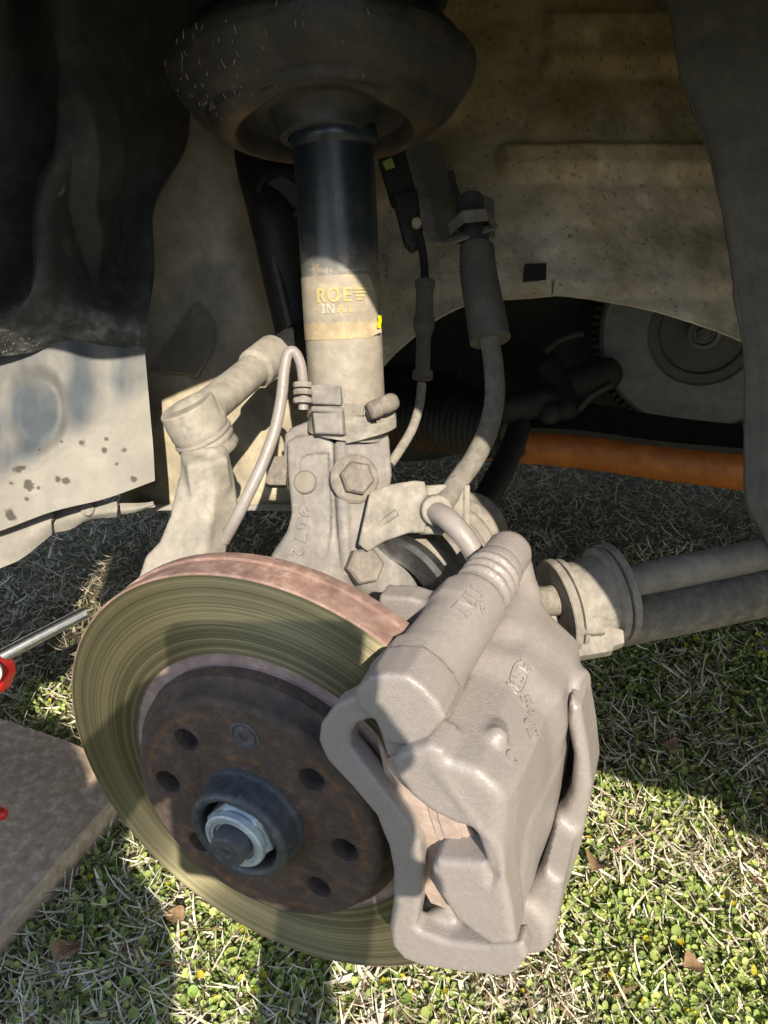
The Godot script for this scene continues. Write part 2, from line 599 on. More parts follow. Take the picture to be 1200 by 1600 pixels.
func materials() -> void:
	tn.noise_type = FastNoiseLite.TYPE_SIMPLEX_SMOOTH; tn.frequency = 0.03; tn.fractal_octaves = 4; tn.seed = 3
	tf.noise_type = FastNoiseLite.TYPE_SIMPLEX_SMOOTH; tf.frequency = 0.25; tf.fractal_octaves = 3; tf.seed = 9
	mat("dust_iron", L(.235, .209, .191), L(.268, .239, .219), L(.298, .266, .244), .44, 9, "cast", .026, 0, .5, .05)
	mat("pad_plate", L(.28, .20, .16), L(.42, .33, .27), L(.48, .38, .31), .8, 12, "dust", .015)
	mat("bolt_dust", L(.12, .10, .085), L(.22, .19, .155), L(.31, .27, .22), .75, 20, "pits", .03)
	mat("dust_beige", L(.15, .133, .11), L(.27, .243, .203), L(.34, .31, .26), .85, 12, "dust", .05)
	mat("dust_rubber", L(.11, .10, .085), L(.20, .178, .148), L(.28, .25, .205), .85, 14, "dust", .03)
	mat("knuckle_iron", L(.14, .128, .116), L(.23, .212, .19), L(.30, .276, .243), .8, 10, "dust", .02)
	mat("arm_iron", L(.20, .182, .152), L(.315, .285, .235), L(.37, .335, .28), .9, 12, "cast", .02)
	mat("rust_rim", L(.16, .088, .066), L(.265, .168, .132), L(.35, .25, .212), .8, 14, "dust", .02)
	mat("rust_hat", L(.034, .025, .021), L(.075, .053, .042), L(.13, .078, .046), .75, 14, "pits", .05)
	mat("hat_groove", L(.22, .15, .13), L(.33, .24, .21), L(.40, .31, .28), .8, 12, "pits", .03)
	mat("spigot_steel", L(.04, .045, .05), L(.08, .088, .095), L(.12, .125, .13), .5, 20, "pits", .02, .4)
	mat("stub_steel", L(.05, .05, .055), L(.10, .10, .105), L(.15, .14, .135), .55, 20, "cast", .02, .3)
	mat("zinc", L(.32, .37, .38), L(.48, .54, .55), L(.58, .63, .63), .4, 22, "cast", .02, .25)
	mat("chrome", L(.45, .47, .5), L(.6, .62, .64), L(.85, .86, .87), .34, 20, "", 0, 1)
	mat("bolt_thread", L(.3, .33, .37), L(.45, .48, .52), L(.6, .62, .66), .25, 20, "", 0, .9)
	mat("strut_dust", L(.21, .185, .15), L(.31, .275, .22), L(.38, .335, .265), .6, 12, "dust", .02)
	mat("strut_paint", L(.012, .018, .026), L(.02, .028, .038), L(.05, .052, .054), .3, 10, "dust", .01)
	mat("black_plastic", L(.012, .012, .012), L(.022, .022, .022), L(.045, .044, .042), .55, 6, "dust", .03)
	mat("liner_plastic", L(.042, .043, .045), L(.072, .073, .074), L(.11, .108, .102), .5, 5, "dust", .04, 0, .3)
	mat("under_panel", L(.205, .19, .162), L(.255, .238, .202), L(.295, .276, .236), .8, 4, "soft", .03)
	mat("inner_wing", L(.33, .28, .205), L(.46, .40, .295), L(.56, .505, .40), .85, 4, "dust", .05)
	mat("grey_wing", L(.18, .16, .13), L(.27, .245, .20), L(.35, .325, .27), .85, 4, "dust", .05)
	mat("grey_liner", L(.085, .08, .07), L(.13, .122, .104), L(.17, .16, .135), .8, 6, "dust", .04)
	mat("engine_dark", L(.008, .008, .008), L(.018, .017, .016), L(.035, .032, .028), .7, 8, "cast", .05)
	mat("pulley_dark", L(.05, .05, .05), L(.075, .074, .072), L(.10, .098, .094), .6, 10, "cast", .02)
	mat("pulley_grey", L(.11, .11, .11), L(.15, .15, .15), L(.18, .18, .178), .55, 10, "cast", .02, .3)
	mat("orange_paint", L(.26, .075, .012), L(.40, .125, .02), L(.50, .165, .03), .55, 8, "dust", .03)
	mat("pan_rust", L(.016, .0165, .018), L(.034, .033, .031), L(.070, .052, .034), .5, 7, "dust", .05)
	mat("car_paint", L(.35, .35, .36), L(.4, .4, .41), L(.45, .45, .46), .3, 5, "", 0)
	mat("granite", L(.27, .20, .13), L(.46, .36, .25), L(.60, .51, .39), .8, 4, "cast", .02, 0, .4, .03)
	mat("soil", L(.10, .09, .045), L(.19, .18, .09), L(.29, .265, .155), .95, 6, "dust", .3)
	mat("red_paint", L(.5, .012, .01), L(.62, .02, .015), L(.7, .03, .02), .4, 10, "", 0)
	mat("white_plastic", L(.6, .6, .58), L(.7, .7, .68), L(.75, .75, .74), .5, 10, "", 0)
	mat("yellow_mark", L(.75, .62, .0), L(.85, .72, .0), L(.9, .8, .02), .6, 20, "", 0)
	mat("print_yellow", L(.34, .27, .15), L(.46, .36, .15), L(.54, .43, .20), .8, 30, "", 0)
	mat("print_white", L(.38, .35, .29), L(.47, .43, .36), L(.55, .51, .44), .8, 30, "", 0)
	mat("label_paper", L(.24, .215, .175), L(.33, .285, .215), L(.43, .35, .22), .8, 14, "dust", .03)
	mat("green_tag", L(.25, .3, .06), L(.35, .42, .1), L(.4, .48, .12), .6, 20, "", 0)
	mat("dead_leaf", L(.16, .09, .045), L(.26, .16, .08), L(.36, .25, .14), .8, 30, "dust", .05)
	mat("cloth", L(.10, .12, .16), L(.14, .16, .2), L(.18, .2, .25), .9, 8, "dust", .05)
	mat("skin", L(.28, .16, .11), L(.36, .22, .15), L(.42, .27, .19), .6, 8, "", 0)
	mat("phone_black", L(.02, .02, .02), L(.03, .03, .03), L(.04, .04, .04), .3, 8, "", 0)
	# the swept face of the disc: rings of wear
	var img := Image.create(8, 1024, false, Image.FORMAT_RGB8)
	var hm := Image.create(8, 1024, false, Image.FORMAT_RGB8)
	var rg := nz(0.02, 5, FastNoiseLite.TYPE_SIMPLEX, 31, 0.75)
	for y in 1024:
		var t := rg.get_noise_1d(y * 0.7)
		var q := rg.get_noise_1d(y * 6.0 + 900.0)
		var k := clampf(0.45 + 0.75 * t + 0.35 * q, 0.0, 1.0)
		var col := L(.12, .112, .065).lerp(L(.38, .34, .205), k)
		var hv := clampf(0.5 + q * 0.7, 0, 1)
		for x in 8:
			img.set_pixel(x, y, col)
			hm.set_pixel(x, y, Color(hv, hv, hv))
	var dm := StandardMaterial3D.new()
	dm.albedo_texture = ImageTexture.create_from_image(img)
	dm.metallic = 0.78
	dm.roughness = 0.45
	dm.anisotropy_enabled = true
	dm.anisotropy = -0.95
	dm.heightmap_enabled = true
	dm.heightmap_texture = ImageTexture.create_from_image(hm)
	dm.heightmap_scale = 0.004
	dm.vertex_color_use_as_albedo = true
	M["disc_face"] = dm

# ---------------------------------------------------------------- the scene
func _ready() -> void:
	var pitch := Basis(Vector3.RIGHT, deg_to_rad(-PITCH))
	cx = pitch.x; cy = pitch.y; cz = pitch.z
	var cam := Camera3D.new()
	cam.name = "camera"
	cam.fov = rad_to_deg(2.0 * atan(800.0 / FOCAL))
	cam.near = 0.02
	cam.far = 400.0
	cam.transform = Transform3D(pitch, eye)
	add_child(cam)
	cam.make_current()
	var env := Environment.new()
	env.background_mode = Environment.BG_SKY
	var sky := Sky.new()
	var sm := ProceduralSkyMaterial.new()
	sm.sky_top_color = Color(0.42, 0.49, 0.60)
	sm.sky_horizon_color = Color(0.78, 0.79, 0.78)
	sm.sky_curve = 0.15
	sm.ground_bottom_color = Color(0.16, 0.17, 0.10)
	sm.ground_horizon_color = Color(0.45, 0.46, 0.38)
	sm.energy_multiplier = 2.5
	sky.sky_material = sm
	env.sky = sky
	env.tonemap_mode = Environment.TONE_MAPPER_LINEAR
	env.tonemap_exposure = 1.6
	env.sdfgi_enabled = true
	env.ssao_enabled = true
	env.ssil_enabled = true
	var we := WorldEnvironment.new()
	we.name = "environment"
	we.environment = env
	add_child(we)
	var sun := DirectionalLight3D.new()
	sun.name = "sun"
	sun.light_energy = 1.6
	sun.light_color = Color(1.0, 0.955, 0.885)
	sun.light_angular_distance = 0.5
	sun.shadow_enabled = true
	add_child(sun)
	sun.look_at_from_position(Vector3.ZERO, ray(390, 1005), Vector3.UP)
	materials()
	ground()
	car_shell()
	left_side()
	inner_panels()
	engine_bay()
	brake_disc()
	hub()
	caliper()
	bracket()
	pads()
	strut()
	knuckle()
	tie_rod()
	hoses()
	control_arm()
	yard_things()
	photographer()

func rnd(s: int) -> RandomNumberGenerator:
	var r := RandomNumberGenerator.new()
	r.seed = s
	return r

# ---------------------------------------------------------------- lawn
func slab_has(p: Vector3) -> bool:
	return Geometry2D.is_point_in_polygon(Vector2(p.x, p.z), slab_poly)
var slab_poly := PackedVector2Array()
func ground() -> void:
	var g := MB.new()
	var n := 90
	var rg := nz(1.5, 3, FastNoiseLite.TYPE_SIMPLEX_SMOOTH, 21)
	for i in n + 1:
		for j in n + 1:
			var a := (float(i) / n - 0.5) * 2.0
			var b := (float(j) / n - 0.5) * 2.0
			var x := a * 2.0 if absf(a) < 0.8 else signf(a) * (1.6 + pow((absf(a) - 0.8) / 0.2, 3) * 150.0)
			var z := b * 2.5 if absf(b) < 0.8 else signf(b) * (2.0 + pow((absf(b) - 0.8) / 0.2, 3) * 150.0)
			g.add(Vector3(x, rg.get_noise_2d(x * 4, z * 4) * 0.006 - 0.004, z - 0.8))
	for i in n:
		for j in n:
			var k := i * (n + 1) + j
			g.quad(k, k + 1, k + n + 2, k + n + 1)
	for i in g.v.size():
		var q := g.v[i]
		if absf(q.x) < 1.0 and q.z < -0.6 and q.z > -2.2: g.c[i] = Color(1, 1, 1).lerp(Color(.42, .36, .32), smoothstep(-.92, -1.2, q.z - 0.27 * clampf(-q.x / 0.35, 0.0, 1.0)) * smoothstep(-2.2, -2.0, q.z))  # soil browned and darkened under the car, its shade put into the colour
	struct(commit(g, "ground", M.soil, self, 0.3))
	for q in [G(-60, 1098, .04), G(128, 1164, .04), G(213, 1210, .04), G(-60, 1520, .04)]: slab_poly.append(Vector2(q.x, q.z))
	var tall := Vector3.UP
	var blade := MB.new()
	for i in 4:
		var t := i / 3.0
		var w := 0.5 * (1.0 - t * t * 0.95)
		blade.add(Vector3(-w, t, t * t * 0.35)); blade.add(Vector3(w, t, t * t * 0.35))
	for i in 3: blade.quad(i * 2, i * 2 + 1, i * 2 + 3, i * 2 + 2)
	var straw := MB.new()
	for i in 5:
		var t := i / 4.0
		var w := 0.5 * (1.0 - t * t * 0.9)
		straw.add(Vector3(-w, t, sin(t * 3.0) * 0.12)); straw.add(Vector3(w, t, sin(t * 3.0) * 0.12 + 0.02))
	for i in 4: straw.quad(i * 2, i * 2 + 1, i * 2 + 3, i * 2 + 2)
	var leaf := MB.new()
	leaf.add(Vector3(0, -0.12, 0))
	for j in 10:
		var a := TAU * j / 10.0
		var r := 0.5 * (1.0 - 0.16 * exp(-pow(wrapf(a - PI * 0.5, -PI, PI) / 0.4, 2)))
		leaf.add(Vector3(cos(a) * r, 0.04 * sin(a * 2.0), sin(a) * r))
	for j in 10: leaf.tri(0, 1 + (j + 1) % 10, 1 + j)
	var gm := StandardMaterial3D.new()
	gm.vertex_color_use_as_albedo = true; gm.roughness = 0.6; gm.metallic_specular = 0.35
	gm.backlight_enabled = true; gm.backlight = Color(0.55, 0.6, 0.3); gm.cull_mode = BaseMaterial3D.CULL_DISABLED
	var dm: StandardMaterial3D = gm.duplicate()
	dm.backlight = Color(0.42, 0.39, 0.32); dm.roughness = 0.75
	var patchy := nz(5.0, 3, FastNoiseLite.TYPE_SIMPLEX_SMOOTH, 44)
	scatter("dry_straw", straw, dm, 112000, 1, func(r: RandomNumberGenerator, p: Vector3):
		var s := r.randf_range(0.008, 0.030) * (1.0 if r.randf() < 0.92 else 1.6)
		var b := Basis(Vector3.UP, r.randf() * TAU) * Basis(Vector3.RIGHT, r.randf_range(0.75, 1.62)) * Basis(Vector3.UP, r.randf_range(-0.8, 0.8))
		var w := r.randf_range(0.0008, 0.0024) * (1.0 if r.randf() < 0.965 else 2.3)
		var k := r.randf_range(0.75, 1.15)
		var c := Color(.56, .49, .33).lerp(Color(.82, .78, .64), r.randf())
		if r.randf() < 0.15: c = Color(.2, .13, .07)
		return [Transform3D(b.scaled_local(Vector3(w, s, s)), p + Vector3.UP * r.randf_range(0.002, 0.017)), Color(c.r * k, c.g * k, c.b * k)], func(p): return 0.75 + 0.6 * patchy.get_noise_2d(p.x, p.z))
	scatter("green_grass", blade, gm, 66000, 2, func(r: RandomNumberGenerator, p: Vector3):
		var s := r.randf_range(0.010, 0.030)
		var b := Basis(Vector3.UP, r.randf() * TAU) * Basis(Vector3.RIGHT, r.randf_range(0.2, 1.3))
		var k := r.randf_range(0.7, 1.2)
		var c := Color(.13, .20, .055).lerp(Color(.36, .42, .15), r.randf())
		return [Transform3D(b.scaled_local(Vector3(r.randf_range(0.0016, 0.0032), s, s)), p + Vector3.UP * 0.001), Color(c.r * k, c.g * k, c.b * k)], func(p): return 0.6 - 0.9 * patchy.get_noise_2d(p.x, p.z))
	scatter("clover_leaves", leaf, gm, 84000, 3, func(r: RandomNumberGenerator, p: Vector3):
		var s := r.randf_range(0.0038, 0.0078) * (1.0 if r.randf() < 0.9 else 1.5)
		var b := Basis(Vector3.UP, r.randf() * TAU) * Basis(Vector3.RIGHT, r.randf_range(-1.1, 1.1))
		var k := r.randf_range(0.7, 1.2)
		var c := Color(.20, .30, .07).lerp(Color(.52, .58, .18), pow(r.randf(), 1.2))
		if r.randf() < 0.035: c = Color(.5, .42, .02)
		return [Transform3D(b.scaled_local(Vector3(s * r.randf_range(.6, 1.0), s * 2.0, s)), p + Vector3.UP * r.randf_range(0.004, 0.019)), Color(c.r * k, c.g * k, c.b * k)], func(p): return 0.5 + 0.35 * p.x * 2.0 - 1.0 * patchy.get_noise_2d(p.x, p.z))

func scatter(called: String, mb: MB, m: Material, count: int, sd: int, make: Callable, dens: Callable) -> void:
	var r := rnd(sd)
	var patch := nz(3.0, 2, FastNoiseLite.TYPE_SIMPLEX_SMOOTH, 45)
	var list := []
	var tries := 0
	while list.size() < count and tries < count * 6:
		tries += 1
		# nearer ground gets more, as each piece there shows larger
		var t := r.randf()
		var z := -0.12 - 3.2 * pow(t, 2.3)
		var half := 0.30 + absf(z) * 0.62
		var p := Vector3(r.randf_range(-half, half), 0, z)
		if r.randf() > float(dens.call(p)): continue
		if slab_has(p): continue
		var made: Array = make.call(r, p)
		var dead := smoothstep(-0.92, -1.2, p.z - 0.27 * clampf(-p.x / 0.35, 0.0, 1.0) + patch.get_noise_2d(p.x, p.z) * .2) * smoothstep(-2.3, -2.0, p.z)      # brown thatch, also darkened in colour to deepen the shade under the car
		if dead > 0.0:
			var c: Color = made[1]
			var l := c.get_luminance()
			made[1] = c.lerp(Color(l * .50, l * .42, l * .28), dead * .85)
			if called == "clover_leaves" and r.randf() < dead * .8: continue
		list.append(made)
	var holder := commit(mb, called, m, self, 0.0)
	var mm := MultiMesh.new()
	mm.transform_format = MultiMesh.TRANSFORM_3D
	mm.use_colors = true
	mm.mesh = holder.mesh
	mm.instance_count = list.size()
	for i in list.size():
		mm.set_instance_transform(i, list[i][0])
		mm.set_instance_color(i, list[i][1])
	holder.queue_free()
	remove_child(holder)
	var o := MultiMeshInstance3D.new()
	o.name = called
	o.multimesh = mm
	o.material_override = m
	o.set_meta("kind", "stuff")
	o.set_meta("label", {"dry_straw": "dry straw coloured grass stems matted over the whole lawn", "green_grass": "short green grass blades of the lawn around the car", "clover_leaves": "small round clover leaves growing among the lawn grass"}[called])
	o.set_meta("category", {"dry_straw": "dry grass", "green_grass": "grass", "clover_leaves": "clover"}[called])
	add_child(o, true)

# ---------------------------------------------------------------- the car round the wheel well
func car_shell() -> void:
	var car := thing("car_body", "pale car body with raised wheel arch over the exposed brake", "car", D(0, 0.2, 0.1))
	# outer skin with the arch cut out
	var arch := [[-.30, -.12], [-.27, .10], [-.24, .24], [-.17, .335], [-.087, .385], [-.04, .394], [-.004, .412], [.036, .438], [.095, .474], [.145, .479], [.175, .460], [.255, .395], [.29, .318], [.325, .255], [.38, .19], [.46, .147], [.54, .132], [.62, .138]]
	var pts := []
	var bow := []
	for a in arch: bow.append(D(a[0], a[1], .1))
	for q in spline(bow, 6): pts.append(q)
	pts.append(D(1.6, .16, .1))
	pts.append(D(1.6, .645, .1)); pts.append(D(-.75, .645, .1)); pts.append(D(-.75, -.12, .1))
	commit(plate(pts, axn, 0.004, 0.001), "fender_panel", M.car_paint, car, 0.0)
	# inturned lip of the arch
	var lip := MB.new()
	for i in range(0, bow.size() * 6 - 7):
		lip.add((pts[i] as Vector3) - axn * .002); lip.add((pts[i] as Vector3) - axn * .025)
	for i in bow.size() * 6 - 8: lip.quad(i * 2, i * 2 + 1, i * 2 + 3, i * 2 + 2)
	commit(lip, "arch_lip", M.car_paint, car, 0.0)
	# bonnet and roof of the bay
	var b := []
	for q in [[-.76, .095], [1.6, .095], [1.6, -1.62], [-.76, -1.62]]: b.append(D(q[0], .64, q[1]))
	commit(plate(b, Vector3.UP, 0.012, 0.001), "bonnet", M.car_paint, car, 0.0)
	# the front end and the bulkhead close the bay
	commit(plate([D(-.75, -.1, .1), D(-.75, .63, .095), D(-.75, .63, -1.62), D(-.75, -.1, -1.62)], -axh, 0.01, 0.001), "front_end", M.black_plastic, car, 0.0)
	commit(plate([D(.62, .14, .09), D(.62, .63, .09), D(.62, .63, -1.62), D(.62, .10, -1.62)], -axh, 0.01, 0.001), "bulkhead", M.engine_dark, car, 0.0)
	commit(plate([D(-.75, -.02, -.62), D(-.27, -.02, -.62), D(-.27, -.02, -1.5), D(-.75, -.02, -1.5)], Vector3.UP, 0.012, 0.001), "under_tray", M.engine_dark, car, 0.0)
	commit(plate([D(-.10, -.02, -.62), D(.62, -.02, -.62), D(.62, -.02, -1.5), D(-.10, -.02, -1.5)], Vector3.UP, 0.012, 0.001), "under_tray", M.engine_dark, car, 0.0)
	commit(plate([D(-.75, .02, -1.6), D(1.6, .02, -1.6), D(1.6, .63, -1.6), D(-.75, .63, -1.6)], axn, 0.01, 0.001), "far_side", M.engine_dark, car, 0.0)
	# floor of the car behind the bulkhead
	commit(plate([D(.63, .12, .09), D(1.6, .12, .09), D(1.6, .12, -1.3), D(.63, .12, -1.3)], Vector3.UP, 0.02, 0.001), "floor_pan", M.engine_dark, car, 0.0)

func left_side() -> void:
	# black plastic wheel-arch liner, left
	var rows := []
	var zx := [[-140, .47], [-20, .475], [70, .50], [150, .47], [215, .50], [262, .56], [290, .63]]
	var ys := [-120, 0, 120, 230, 320, 420, 500, 548]
	for i in ys.size():
		var r := []
		for j in zx.size():
			var px: float = zx[j][0]
			var right: float = [330.0, 318.0, 300.0, 290.0, 238.0, 236.0, 230.0, 225.0][i]
			px = lerpf(-140.0, right, j / 6.0)
			var z: float = zx[j][1]
			if j == 6: z = [.63, .63, .62, .61, .56, .55, .54, .53][i]
			if i >= 6: z = lerpf(.475, .53, j / 6.0) + (0.012 if i == 7 else -0.018 * (1.0 - absf(j - 2.0) / 4.0))
			var py: float = ys[i]
			if i == 7: py = [556.0, 556.0, 557.0, 552.0, 536.0, 545.0, 552.0][j]
			if i == 6: py = [500.0, 500.0, 502.0, 500.0, 490.0, 490.0, 505.0][j]
			r.append(P(px, py, z))
		rows.append(r)
	var rel := nz(3.0, 2, FastNoiseLite.TYPE_SIMPLEX_SMOOTH, 61)
	var scuff := nz(60.0, 3, FastNoiseLite.TYPE_SIMPLEX, 62, 0.7)
	var sh := sheet(rows, 110, 120, 0.004, func(u: Vector2, p: Vector3):
		var low := smoothstep(0.72, 1.0, u.y)
		var k := 1.0 + low * 3.0 * maxf(0.0, scuff.get_noise_3dv(p * Vector3(1, 1, 1)) + 0.15)
		return Color(k, k * 0.99, k * 0.95),
		func(u: Vector2, p: Vector3):
		var s := 0.0
		s += 0.014 * smoothstep(0.02, 0.0, absf(u.x - (0.62 + (u.y - 0.35) * 0.5)) - 0.05) * smoothstep(0.2, 0.35, u.y) * smoothstep(0.8, 0.6, u.y)
		s -= 0.022 * smoothstep(0.22, 0.05, absf(u.x - 0.38)) * smoothstep(0.15, 0.4, u.y) * smoothstep(0.88, 0.6, u.y)
		return s)
	var li := single(sh, "wheel_arch_liner", M.liner_plastic, "black moulded plastic wheel arch liner left of the strut", "liner", 0.15)
	var fl := MB.new()
	var fr := rnd(78)
	for k in 420:
		var j := fr.randi_range(2, 78); var i := fr.randi_range(84, 116)
		var q := sh.v[i * 111 + j] + (eye - sh.v[i * 111 + j]).normalized() * .0006
		var e := (sh.v[i * 111 + j + 1] - sh.v[i * 111 + j]).normalized().rotated(cz, fr.randf_range(-1.2, 1.6))
		var f2 := e.cross(cz).normalized()
		var l := e * fr.randf_range(.0003, .0017); var w := f2 * fr.randf_range(.00008, .00024)
		q += (sh.v[i * 111 + j + 1] - sh.v[i * 111 + j]) * fr.randf() + (sh.v[i * 111 + 111 + j] - sh.v[i * 111 + j]) * fr.randf()
		var b0 := fl.add(q - l - w); fl.add(q + l - w * .3); fl.add(q + l + w * .3); fl.add(q - l + w)
		fl.quad(b0, b0 + 1, b0 + 2, b0 + 3)
	commit(fl, "dried_flecks", M.dust_rubber, li, 0.3, "stuff")
	var bo := P(82, 288, .485)
	commit(hexhead(bo, -li_dir(), .006, .005, 0.3, .009), "liner_bolt", M.stub_steel, li)
	# pale splash shield under the liner
	var rw := []
	for yy in [[505, 510, 515, 505, 480], [590, 595, 590, 585, 565], [690, 690, 680, 665, 650], [770, 765, 755, 735, 702], [868, 836, 800, 779, 751]]:
		var r := []
		for j in 5:
			var f := float(yy[j])
			var xs: Array = [-150, -20, 80, 165, 242] if f > 720 else [-150, -20, 80, 160, lerpf(222, 242, (f - 500) / 230.0)]
			r.append(P(xs[j], f, [.535, .525, .52, .53, .54][j]))
		rw.append(r)
	var spots := []
	for q in [[128, 692, 5], [163, 703, 4], [195, 703, 4.5], [166, 686, 3.5], [182, 725, 3], [27, 733, 6], [37, 731, 3], [103, 751, 5], [60, 762, 2.5], [45, 758, 8], [42, 779, 4], [17, 755, 4], [16, 805, 8], [15, 828, 4], [96, 690, 2], [62, 703, 2], [90, 749, 4], [210, 748, 5]]: spots.append([Vector2(q[0], q[1]), q[2]])
	var dn := nz(25.0, 4, FastNoiseLite.TYPE_SIMPLEX_SMOOTH, 71)
	var stk := nz(9.0, 3, FastNoiseLite.TYPE_SIMPLEX_SMOOTH, 72)
	var shield := sheet(rw, 190, 170, 0.0025, func(u: Vector2, p: Vector3):
		var c := Color.WHITE
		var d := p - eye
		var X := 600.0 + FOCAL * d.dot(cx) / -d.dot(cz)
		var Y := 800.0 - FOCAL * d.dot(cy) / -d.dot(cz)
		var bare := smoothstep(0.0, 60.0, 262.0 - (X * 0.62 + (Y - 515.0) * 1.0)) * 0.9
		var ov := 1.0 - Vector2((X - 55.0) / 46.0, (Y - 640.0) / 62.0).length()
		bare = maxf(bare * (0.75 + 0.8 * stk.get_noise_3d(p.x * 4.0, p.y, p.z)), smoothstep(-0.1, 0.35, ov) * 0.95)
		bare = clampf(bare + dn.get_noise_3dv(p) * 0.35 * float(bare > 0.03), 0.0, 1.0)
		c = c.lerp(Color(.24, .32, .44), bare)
		for s in spots:
			var q: float = Vector2(X, Y).distance_to(s[0]) / float(s[1])
			if q < 2.0:
				var rag := q + dn.get_noise_3dv(p * 6.0) * 0.9
				c = c.lerp(Color(.16, .145, .12), smoothstep(1.25, 0.75, rag) * 0.85)
		return c,
		func(u: Vector2, p: Vector3):
		var d := p - eye
		var X := 600.0 + FOCAL * d.dot(cx) / -d.dot(cz)
		var Y := 800.0 - FOCAL * d.dot(cy) / -d.dot(cz)
		var ov := Vector2((X - 55.0) / 50.0, (Y - 640.0) / 66.0).length()
		return -0.008 * smoothstep(1.15, 0.7, ov))
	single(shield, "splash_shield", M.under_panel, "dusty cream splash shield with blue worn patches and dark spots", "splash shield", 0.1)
	# lip pieces under the shield
	var tl := thing("bumper_lip", "cream bumper lip pieces with push clip under the splash shield", "bumper", P(100, 830, .54))
	var t1 := sheet([[P(-70, 850, .55), P(0, 822, .545), P(45, 802, .543), P(79, 794, .542)], [P(-70, 880, .545), P(0, 852, .54), P(45, 832, .538), P(80, 815, .538)], [P(-70, 918, .55), P(0, 888, .545), P(35, 872, .545), P(81, 835, .545)]], 24, 14, 0.004)
	commit(t1, "lip_section", M.under_panel, tl)
	var t2 := sheet([[P(80, 800, .55), P(110, 790, .549), P(150, 784, .548), P(183, 784, .548)], [P(83, 818, .546), P(110, 808, .545), P(150, 802, .545), P(183, 798, .545)], [P(86, 832, .55), P(110, 827, .55), P(140, 812, .55), P(182, 808, .55)]], 24, 14, 0.003)
	commit(t2, "lip_section", M.under_panel, tl)
	commit(sheet([[P(184, 786, .56), P(215, 786, .56), P(240, 784, .56)], [P(184, 797, .557), P(215, 794, .557), P(240, 788, .557)], [P(184, 804, .56), P(212, 800, .56), P(238, 791, .56)]], 12, 8, 0.003), "lip_section", M.under_panel, tl)
	commit(lathe(P(137, 796, .5445), cz + cy * .3, crisp([Vector2(.0048, -.003), Vector2(.0048, .001), Vector2(.004, .0018), Vector2(.0001, .0022)]), 24), "push_clip", M.dust_beige, tl)

func li_dir() -> Vector3:
	return (-cz).normalized()

